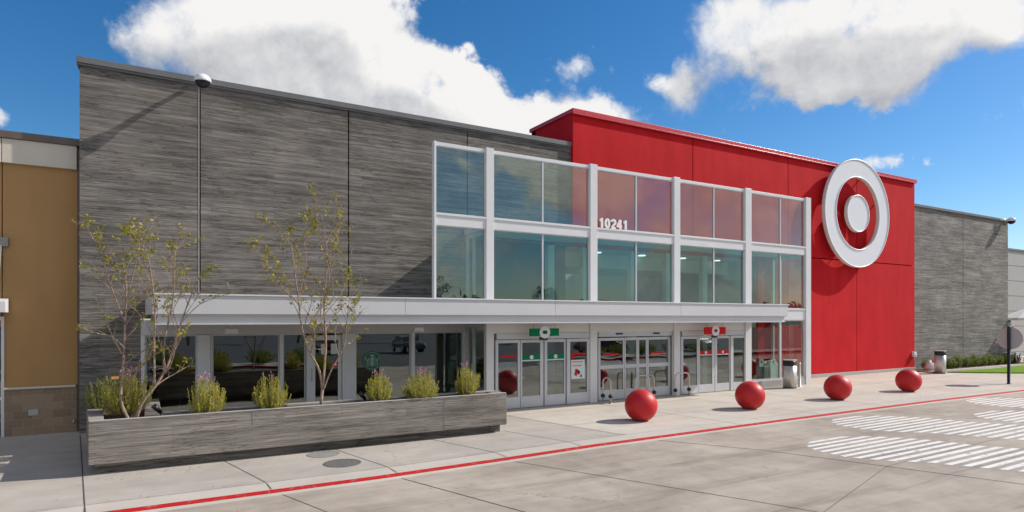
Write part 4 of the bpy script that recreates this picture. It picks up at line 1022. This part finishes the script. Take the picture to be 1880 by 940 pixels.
# tree at the left end: two leaning stems
tb = at(240, 766, 14.45)
th = thing('multi_stem_tree', (tb.x, tb.y, ZS), 'sparse two stemmed tree with yellow green leaves at the planter left end', 'tree', 'young sparse trees in the planter')
T = Tree(21); Yb = 14.45
T.branch(path([(250, 768, Yb), (262, 738, Yb), (290, 702, Yb), (312, 660, 14.5), (330, 600, 14.5), (352, 540, 14.45), (368, 505, 14.4)]), .032, .008, 2, 9)
T.branch(path([(236, 770, Yb), (222, 735, Yb + .1), (226, 680, Yb + .2), (229, 600, 14.7), (232, 520, 14.75), (222, 475, 14.8)]), .030, .008, 2, 10)
T.branch(path([(229, 640, 14.6), (205, 618, 14.5), (168, 610, 14.4), (152, 600, 14.35)]), .013, .004, 1, 6)
T.branch(path([(284, 708, Yb), (283, 640, 14.3), (284, 570, 14.2), (274, 480, 14.1), (262, 450, 14.0)]), .02, .006, 2, 10)
T.branch(path([(300, 680, Yb), (303, 620, 14.6), (318, 545, 14.8), (322, 460, 14.9), (330, 455, 15.0)]), .016, .005, 2, 8)
T.branch(path([(229, 590, 14.7), (205, 530, 14.7), (185, 470, 14.6), (165, 425, 14.6)]), .015, .005, 2, 7)
T.branch(path([(335, 590, 14.5), (365, 560, 14.4), (400, 545, 14.3), (420, 540, 14.3)]), .010, .004, 1, 6)
T.branch(path([(230, 560, 14.7), (250, 480, 14.6), (255, 445, 14.6), (240, 430, 14.6)]), .013, .004, 2, 7)
T.finish(th)
# slim vase shaped tree
th = thing('vase_shaped_tree', (X(590, 14.18), 14.18, ZS), 'slim vase shaped tree with scattered leaves in front of the cafe door', 'tree', 'young sparse trees in the planter')
T = Tree(8); Yb = 14.18
T.w.tube([at(589, 752, Yb), at(590, 735, Yb), at(592, 716, Yb)], [.042, .034, .034], 10)
T.branch(path([(592, 720, Yb), (586, 680, Yb), (566, 640, Yb), (552, 590, 14.1), (548, 550, 14.05), (538, 480, 14.0), (533, 445, 13.95)]), .026, .007, 2, 11)
T.branch(path([(592, 718, Yb), (596, 670, Yb), (598, 620, 14.2), (595, 560, 14.2), (600, 480, 14.2), (597, 430, 14.2), (590, 395, 14.2)]), .027, .006, 2, 12)
T.branch(path([(593, 718, Yb), (608, 680, 14.1), (630, 640, 14.0), (636, 600, 13.95), (640, 560, 13.9), (646, 520, 13.9)]), .018, .004, 2, 9)
T.branch(path([(597, 562, 14.2), (612, 545, 14.2), (606, 470, 14.3), (618, 430, 14.4), (612, 405, 14.4)]), .013, .004, 2, 8)
T.branch(path([(548, 555, 14.05), (520, 530, 14.0), (495, 495, 13.9), (480, 470, 13.85), (462, 462, 13.8)]), .012, .003, 2, 6)
T.branch(path([(549, 545, 14.05), (562, 480, 14.1), (558, 430, 14.2), (573, 415, 14.2)]), .010, .003, 2, 6)
T.branch(path([(533, 440, 13.95), (505, 410, 13.9), (470, 400, 13.9)]), .007, .003, 1, 5)
T.branch(path([(598, 640, 14.15), (580, 640, 14.1), (572, 620, 14.05), (568, 600, 14.0)]), .009, .003, 1, 5)
T.w.mi = 1; T.w.mi = 0
T.finish(th)
mb = MB(); p = at(614, 670, 14.07); mb.tube([p + Vector((-.04, 0, -.01)), p + Vector((.035, -.01, .012))], .016, 8); mb.tube([p + Vector((.03, -.01, .01)), p + Vector((.06, -.02, -.02))], [.006, .001], 6)
mb.build('ribbon_tie', 'tape_red', th)
mb = MB(); p = at(211, 693, 14.6); mb.box(p.x - .06, p.x + .07, 14.6, 14.62, p.z - .035, p.z + .02)
tag(mb.build('plant_tag', 'amber'), 'small orange and red tag among the leftmost shrub twigs', 'plant tag')

# ================================================================== RED SPHERES
def lump(px, py, wpx):
    g_ = gnd(px, py); return g_
SPH = [(1177, 772, 'large red sphere bollard nearest the camera, in front of the hoops'), (1377, 750.5, 'red sphere bollard second nearest, in front of the right sliding doors'), (1538, 733.5, 'red sphere bollard third nearest, in front of the red wall'), (1668, 718.5, 'farthest red sphere bollard, near the right end of the red wall')]
src = None
for i, (px, py, lab) in enumerate(SPH):
    c_ = gnd(px, py)
    if src is None:
        src = thing('sphere_bollard', (c_.x, c_.y, 0), lab, 'bollard', 'red sphere bollards along the kerb')
        r_ = .46; zc = .43; prof = []
        n = 48
        for k in range(n + 1):
            a_ = -math.pi / 2 + math.pi * k / n; z_ = zc + r_ * math.sin(a_)
            if z_ >= .012: prof.append((max(0, r_ * math.cos(a_)), z_))
        prof[-1] = (0, zc + r_)
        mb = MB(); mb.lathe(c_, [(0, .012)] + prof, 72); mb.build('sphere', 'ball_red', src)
        mb = MB(); mb.lathe(c_, [(.17, 0), (.17, .03)], 40, False); mb.build('base_ring', 'black_rubber', src)
    else:
        c2 = copy_tree(src); c2.location = (c_.x, c_.y, 0); tag(c2, lab)

# ================================================================== HOOP BOLLARDS
HO = [((1107, 17.0), (1121, 16.7), 'leftmost steel hoop bollard, by the left side of the middle doors'), ((1167, 16.95), (1192, 16.75), 'wide steel hoop bollard rising behind the nearest red sphere'), ((1186, 17.05), (1201, 16.85), 'narrow looking steel hoop bollard crossing behind the wide hoop'), ((1240, 16.9), (1265, 16.9), 'steel hoop bollard standing alone left of the red sign doors')]
for (pa, ya), (pb, yb_), lab in HO:
    A = Vector((X(pa, ya), ya, 0)); B = Vector((X(pb, yb_), yb_, 0)); C_ = (A + B) / 2
    th = thing('hoop_bollard', C_, lab, 'hoop bollard', 'steel hoop bollards before the doors'); H = .88; rr_ = .17
    d = (B - A); L = d.length; d.normalize(); pts = [A, A + Vector((0, 0, H - rr_))]
    for k in range(1, 7):
        a_ = math.pi / 2 * k / 6; pts.append(A + d * rr_ * (1 - math.cos(a_)) + Vector((0, 0, H - rr_ + rr_ * math.sin(a_))))
    for k in range(0, 7):
        a_ = math.pi / 2 * k / 6; pts.append(B - d * rr_ * (1 - math.sin(a_)) + Vector((0, 0, H - rr_ + rr_ * math.cos(a_))))
    pts.append(B)
    mb = MB(); mb.tube(pts, .027, 12); mb.build('hoop', 'steel', th)
    for P_ in (A, B):
        mb = MB(); prof = [(.028, -.062)] + [(.078*math.cos(a_), .072*math.sin(a_)) for a_ in [(-6 + k)*math.pi/14 for k in range(13)]] + [(.028, .062)]
        mb.lathe(P_ + Vector((0, 0, .25)), prof, 20); mb.build('bumper', 'black_rubber', th)
        mb = MB(); mb.lathe(P_, [(.06, .001), (.06, .015), (.028, .02)], 16); mb.build('base_flange', 'steel', th)

# ================================================================== TRASH CANS
def trash(px, py, Hc, lab, Yt=None):
    c_ = gnd(px, py) if Yt is None else Vector((X(px, Yt), Yt, 0)); th = thing('trash_can', (c_.x, c_.y, 0), lab, 'trash can', 'steel trash cans by the wall'); k = Hc / 1.15
    a_ = math.radians(15); r_ = .225 * k
    def rot(x_, y_): return (c_.x + x_*math.cos(a_) - y_*math.sin(a_), c_.y + x_*math.sin(a_) + y_*math.cos(a_))
    def rrect(s_, rc, z):
        out = []
        for cxx, cyy, a0 in ((s_ - rc, s_ - rc, 0), (-s_ + rc, s_ - rc, 90), (-s_ + rc, -s_ + rc, 180), (s_ - rc, -s_ + rc, 270)):
            for q_ in range(5):
                an = math.radians(a0 + q_ * 22.5); x_, y_ = rot(cxx + rc*math.cos(an), cyy + rc*math.sin(an)); out.append((x_, y_, z))
        return out
    mb = MB(); mb.sm = True; mb.prism(rrect(r_*.93, .09, .0), (0, 0, .04 * k)); mb.build('foot', 'black_rubber', th)
    mb = MB(); mb.sm = True; mb.prism(rrect(r_, .12, .041 * k), (0, 0, .84 * k)); mb.build('bin_body', 'steel', th)
    mb = MB(); mb.sm = True; mb.prism(rrect(r_*.97, .12, .885 * k), (0, 0, .20 * k)); mb.build('hood', 'black_paint', th)
    mb = MB(); mb.prism(rrect(r_*1.02, .12, 1.088 * k), (0, 0, .035 * k)); mb.build('lid', 'steel', th, .01)
    mb = MB(); f0 = rot(-r_*.6, -r_*.99); f1 = rot(r_*.6, -r_*.99); mb.prism([(f0[0], f0[1], .93*k), (f1[0], f1[1], .93*k), (f1[0], f1[1], 1.05*k), (f0[0], f0[1], 1.05*k)], (.004, -.012, 0)); mb.build('opening', 'interior_dark', th)
    return th
trash(1450, 705, 1.22, 'brushed steel trash can with black hood beside the glass corner', 16.7)
trash(1726, 685.5, 1.25, 'brushed steel trash can with black hood before the right grey wall')
c_ = Vector((X(1468, 16.8), 16.8, 0)); mb = MB(); mb.lathe((c_.x, c_.y, 0), [(.075, 0), (.075, .02), (.05, .03), (.05, .98), (.035, 1.02), (0, 1.03)], 20)
tag(mb.build('steel_post', 'steel'), 'short steel post standing just right of the nearer trash can', 'post')
# bins and notices inside the last bay
for px, lab in ((1400, 'pale green bin behind the lobby glass, the slimmer left one'), (1415.5, 'pale green bin behind the lobby glass, the wider right one')):
    xx = X(px, 18.3); w_ = .17 if px < 1405 else .30; th = thing('indoor_bin', (xx, 18.3, .012), lab, 'bin', 'bins inside the lobby')
    mb = MB(); mb.box(xx - w_, xx + w_, 18.1, 18.5, .013, .80 if w_ < .2 else .9); mb.build('bin_body', 'plastic_pale' if w_ > .2 else 'iron_pale', th, .03)
    mb = MB(); mb.prism([(xx - w_*.8, 18.15, .9), (xx + w_*.8, 18.15, .9), (xx + w_*.55, 18.15, 1.02), (xx - w_*.55, 18.15, 1.02)], (0, .3, 0)); mb.build('lid', 'plastic_pale', th, .02)
for px, lab in ((1397.5, 'small white notice with a red spot on the lobby glass, left one'), (1420, 'small white notice with a red spot on the lobby glass, right one')):
    p = at(px, 665.5, YG + .02); mb = MB(); mb.box(p.x - .12, p.x + .12, YG + .009, YG + .012, p.z - .17, p.z + .15)
    mb.mi = 1; mb.prism([(p.x + .05*math.cos(k*math.pi/8), YG + .0080, p.z + .03 + .05*math.sin(k*math.pi/8)) for k in range(16)], (0, .0009, 0))
    tag(mb.build('notice', ['paper', 'red_sign']), lab, 'notice', 'notices on the lobby glass')
# pink carrier bag behind the far can
c_ = gnd(1707, 681); mb = MB(); rnd = random.Random(4)
prof = [(0, .0), (.26, .0), (.30, .12), (.24, .34), (.12, .52), (.03, .60), (0, .58)]; mb.lathe((c_.x, c_.y, 0), prof, 14)
for v in mb.bm.verts: v.co += Vector((rnd.uniform(-.035, .035), rnd.uniform(-.035, .035), rnd.uniform(0, .03)))
tag(mb.build('litter_bag', 'pink_plastic'), 'crumpled pale pink bag behind the far trash can', 'bag')

# ================================================================== ROUND ROAD SIGN ON BLACK POST
c_ = gnd(1852, 705); th = thing('road_sign', (c_.x, c_.y, 0), 'black post carrying a round grey sign seen from behind', 'road sign')
mb = MB(); mb.lathe((c_.x, c_.y, 0), [(.09, 0), (.09, .02), (.062, .03), (.062, 2.53), (.05, 2.56), (0, 2.56)], 18); mb.build('post', 'black_paint', th)
mb = MB(); zc = 2.03; r_ = .50; mb.prism([(c_.x + .075, c_.y + r_*math.cos(k*math.pi/24), zc + r_*math.sin(k*math.pi/24)) for k in range(48)], (.02, 0, 0)); mb.build('sign_plate', 'far_panel', th, .004)
for an in (75, 200):
    y_, z_ = c_.y - .53*math.cos(R(an)) , zc + .53*math.sin(R(an)); mb = MB(); mb.tube([(c_.x + .05, y_, z_), (c_.x + .11, y_, z_)], .035, 10); mb.build('warning_lamp', 'amber', th)

# ================================================================== PATIO UMBRELLA AND TABLE
c_ = Vector((X(1880, 18.6) + .8, 18.6, 0))
th = thing('patio_umbrella', c_, 'white square patio umbrella at the right edge beyond the lawn', 'umbrella')
mb = MB(); r_ = 1.7; z0, z1 = 2.95, 3.7; rim = [(c_.x + r_*math.cos(R(a_)), c_.y + r_*math.sin(R(a_))) for a_ in range(0, 360, 45)]
ap = mb.bm.verts.new((c_.x, c_.y, z1)); ap2 = mb.bm.verts.new((c_.x, c_.y, z1 - .02)); vs = [mb.bm.verts.new((a_, b2, z0)) for a_, b2 in rim]; vl = [mb.bm.verts.new((a_, b2, z0 - .16)) for a_, b2 in rim]; n = 8
for k in range(n):
    mb.bm.faces.new((vs[k], vs[(k+1) % n], ap)); mb.bm.faces.new((vl[k], vl[(k+1) % n], vs[(k+1) % n], vs[k]))
mb.build('umbrella_cover', 'white_cloth', th, recalc=True)
for k in range(8): mb = MB(); mb.tube([(c_.x, c_.y, z1 - .08), (rim[k][0], rim[k][1], z0 - .02)], .012, 6); mb.build('rib', 'steel', th)
mb = MB(); mb.lathe(c_, [(.28, 0), (.28, .05), (.035, .08), (.035, 3.72), (0, 3.75)], 16); mb.build('pole', 'steel', th)
t2 = Vector((X(1868, 18.2) , 18.2, 0)); th = thing('patio_table', t2, 'pale patio table with benches below the white umbrella', 'table')
mb = MB(); mb.box(t2.x - .9, t2.x + 1.3, 17.9, 18.6, .72, .78); mb.build('tabletop', 'white_cloth', th, .01)
for sx_ in (-.7, 1.1):
    mb = MB(); mb.tube([(t2.x + sx_, 17.95, 0), (t2.x + sx_, 18.05, .719)], .03, 8); mb.tube([(t2.x + sx_, 18.55, 0), (t2.x + sx_, 18.45, .719)], .03, 8); mb.build('leg', 'steel', th)
for yy in (17.45, 18.85): mb = MB(); mb.box(t2.x - .8, t2.x + 1.2, yy, yy + .28, .42, .46); mb.box(t2.x - .6, t2.x - .55, yy + .05, yy + .2, 0, .419); mb.box(t2.x + .95, t2.x + 1.0, yy + .05, yy + .2, 0, .419); mb.build('bench', 'steel', th)

# ================================================================== ACROSS THE CAR PARK (seen in the window glass)
rnd = random.Random(77)
mb = MB()
xx = -170.0
while xx < 420:
    hh = rnd.uniform(5.0, 9.5); wd = rnd.uniform(5, 10); yy = -115 + rnd.uniform(-12, 12)
    for k in range(130):
        an = rnd.uniform(0, 2*math.pi); ph = rnd.uniform(0, 1)
        p = Vector((xx + math.cos(an)*wd*.6*math.sqrt(rnd.random()), yy + math.sin(an)*3, hh*(.12 + .85*ph)*(1 - .25*rnd.random())))
        d = Vector((rnd.uniform(-1, 1), rnd.uniform(-1, 1), rnd.uniform(-.6, 1))).normalized(); n_ = Vector((rnd.uniform(-1, 1), rnd.uniform(-1, 1), rnd.uniform(-1, 1))).normalized()
        leaf_quad(mb, p, d, n_, rnd.uniform(1.4, 2.6), rnd.uniform(1.0, 2.0))
    xx += wd * rnd.uniform(.45, .8)
tag(mb.build('distant_trees', 'far_leaf', recalc=False), kind='stuff')
# planted islands, parked cars and trees on the far side of the drive
mb = MB(); mb.box(-60, 9.5, -3.2, -.4, ZR - .05, .09); mb.box(27, 90, -3.2, -.4, ZR - .05, .09); structure(mb.build('traffic_island', 'walk_edge'))
mb = MB(); mb.box(-60.02, 9.52, -.40, -.385, ZR, .092); mb.box(26.98, 90, -.40, -.385, ZR, .092); structure(mb.build('island_kerb_paint', 'paint_red'))
rr = random.Random(5)
G3 = 'clipped bushes on the islands across the drive'
proto = None
for i, xx in enumerate([-9, -6.6, -4.1, -1.5, 1.1, 3.4, 6.0, 8.3, 28.5, 31, 33.7, 36.2, 39]):
    if proto is None: proto = shrub(0, 0, 0, 1.0, .9, 201, 'clipped bush on the planted island across the drive', G3, 0, 60, 22, 'shrub_leaf_dark', .16, name='island_bush', loc=Vector((xx, -1.8, .09)))
    else: c2 = copy_tree(proto); c2.location = (xx, -1.8 + rr.uniform(-.3, .3), .09); c2.rotation_euler = (0, 0, rr.uniform(0, 6))
def car(x, y, rz, paint_, lab):
    th = thing('parked_car', (0, 0, ZR - .05), lab, 'car', 'cars parked across the drive')
    prof = [(-2.3, .35), (-2.32, .75), (-2.1, .95), (-1.75, 1.02), (-1.2, 1.42), (-.6, 1.50), (.3, 1.48), (.75, 1.38), (1.35, .98), (2.1, .84), (2.33, .62), (2.33, .32)]
    mb = MB(); n = 5; rings = []
    for k in range(n):
        f = k / (n - 1) * 2 - 1; yy = .92 * f; s_ = 1 - .10 * abs(f)**3
        rings.append([mb.bm.verts.new((px_ * (1 - .03*f*f), yy * (.80 if z_ > 1.1 else 1), .3 + (z_ - .3) * s_)) for px_, z_ in prof])
    for a_, b_ in zip(rings, rings[1:]):
        for k in range(len(prof)):
            f_ = mb.bm.faces.new((a_[k], a_[(k+1) % len(prof)], b_[(k+1) % len(prof)], b_[k])); f_.smooth = False
    mb.bm.faces.new(rings[0][::-1]); mb.bm.faces.new(rings[-1])
    mb.build('car_body', paint_, th, .06, 3)
    for s_ in (-1, 1):
        mb = MB(); mb.prism([(-1.55, s_*.86, .98), (-1.1, s_*.75, 1.38), (.5, s_*.75, 1.40), (1.1, s_*.86, 1.0)], (0, s_*.012, 0)); mb.build('side_window', 'black_paint', th)
        for xw in (-1.4, 1.45):
            mb = MB(); mb.tube([(xw, s_*.72, .33), (xw, s_*.95, .33)], .33, 20); w_ = mb.build('wheel', 'black_rubber', th)
            mb = MB(); mb.tube([(xw, s_*.94, .33), (xw, s_*.957, .33)], .2, 14); mb.build('rim', 'steel', w_)
    for p4 in ([(1.32, -.74, 1.005), (1.32, .74, 1.005), (.80, .62, 1.385), (.80, -.62, 1.385)], [(-1.73, -.72, 1.04), (-1.73, .72, 1.04), (-1.23, .62, 1.41), (-1.23, -.62, 1.41)]):
        mb = MB(); mb.prism(p4, (.02 if p4[0][0] > 0 else -.02, 0, .02)); mb.build('windscreen', 'black_paint', th)
    th.location = (x, y, ZR - .06); th.rotation_euler = (0, 0, rz); return th
simple('car_white', (.70, .70, .70), .2, 0, .02); simple('car_grey', (.12, .13, .14), .2, .3, .02); simple('car_maroon', (.16, .01, .015), .2, .1, .02); simple('car_silver', (.42, .43, .45), .25, .5, .02)
for i, (x, y, rz, pt_, cn, lab_) in enumerate([(13.5, -15, 1.57, 'car_maroon', 'maroon', 'at the left, nose to the drive'), (33, -6.8, .05, 'car_maroon', 'maroon', 'side-on, facing along the drive'), (46, -9, 1.57, 'car_silver', 'silver', 'at the far right of the drive'), (20.5, -15.2, 1.57, 'car_grey', 'dark grey', 'next to the maroon one')]):
    car(x, y, rz, pt_, cn + ' saloon car parked ' + lab_)
for i, (x, y, h) in enumerate([(-12, -30, 7), (4, -38, 8), (16, -40, 7.5), (30, -36, 8), (46, -35, 7)]):
    r_ = random.Random(300 + i)
    th = thing('car_park_tree', (x, y, 0), 'leafy tree standing across the drive, ' + ['farthest left behind the cars', 'behind the silver car', 'behind the second row', 'behind the maroon car', 'farthest right behind the cars'][i], 'tree', 'leafy trees across the drive')
    mb = MB(); mb.tube([(x, y, 0), (x + .1, y, h*.3), (x, y + .1, h*.6), (x + .1, y, h*.9)], [.14, .10, .07, .02], 8)
    for k in range(7):
        a_ = r_.uniform(0, 6.28); z_ = h * r_.uniform(.3, .6); mb.tube([(x, y, z_), (x + math.cos(a_)*h*.14, y + math.sin(a_)*h*.14, z_ + h*.14), (x + math.cos(a_)*h*.22, y + math.sin(a_)*h*.22, z_ + h*.3)], [.05, .03, .01], 5)
    mb.build('trunk', 'bark', th)
    mb = MB()
    for k in range(26):
        a_ = r_.uniform(0, 6.28); rr_ = h*.26*math.sqrt(r_.random()); c_ = Vector((x + math.cos(a_)*rr_, y + math.sin(a_)*rr_, h*r_.uniform(.42, .98)))
        for j in range(70):
            d = Vector((r_.gauss(0, 1), r_.gauss(0, 1), r_.gauss(0, 1))).normalized(); leaf_quad(mb, c_ + d * h*.085*r_.random()**.4, Vector((r_.uniform(-1,1), r_.uniform(-1,1), r_.uniform(-1,1))).normalized(), d, .22, .15)
    mb.build('crown', 'far_leaf', th, recalc=False)

# dry leaves blown along the planter and the kerb
rl = random.Random(12); mb = MB()
for k in range(150):
    if k % 3: x_, y_ = rl.uniform(-1.2, 8.3), 13.75 - abs(rl.gauss(0, .35))
    else: x_ = rl.uniform(-4, 26); y_ = kerb_y(x_) + .35 + abs(rl.gauss(0, .5))
    a_ = rl.uniform(0, 6.28); d = Vector((math.cos(a_), math.sin(a_), rl.uniform(0, .35))).normalized()
    leaf_quad(mb, Vector((x_, y_, .008)), d, Vector((rl.uniform(-.3, .3), rl.uniform(-.3, .3), 1)).normalized(), rl.uniform(.025, .05), .022)
tag(mb.build('fallen_leaves', 'dry_leaf', recalc=False), kind='stuff')
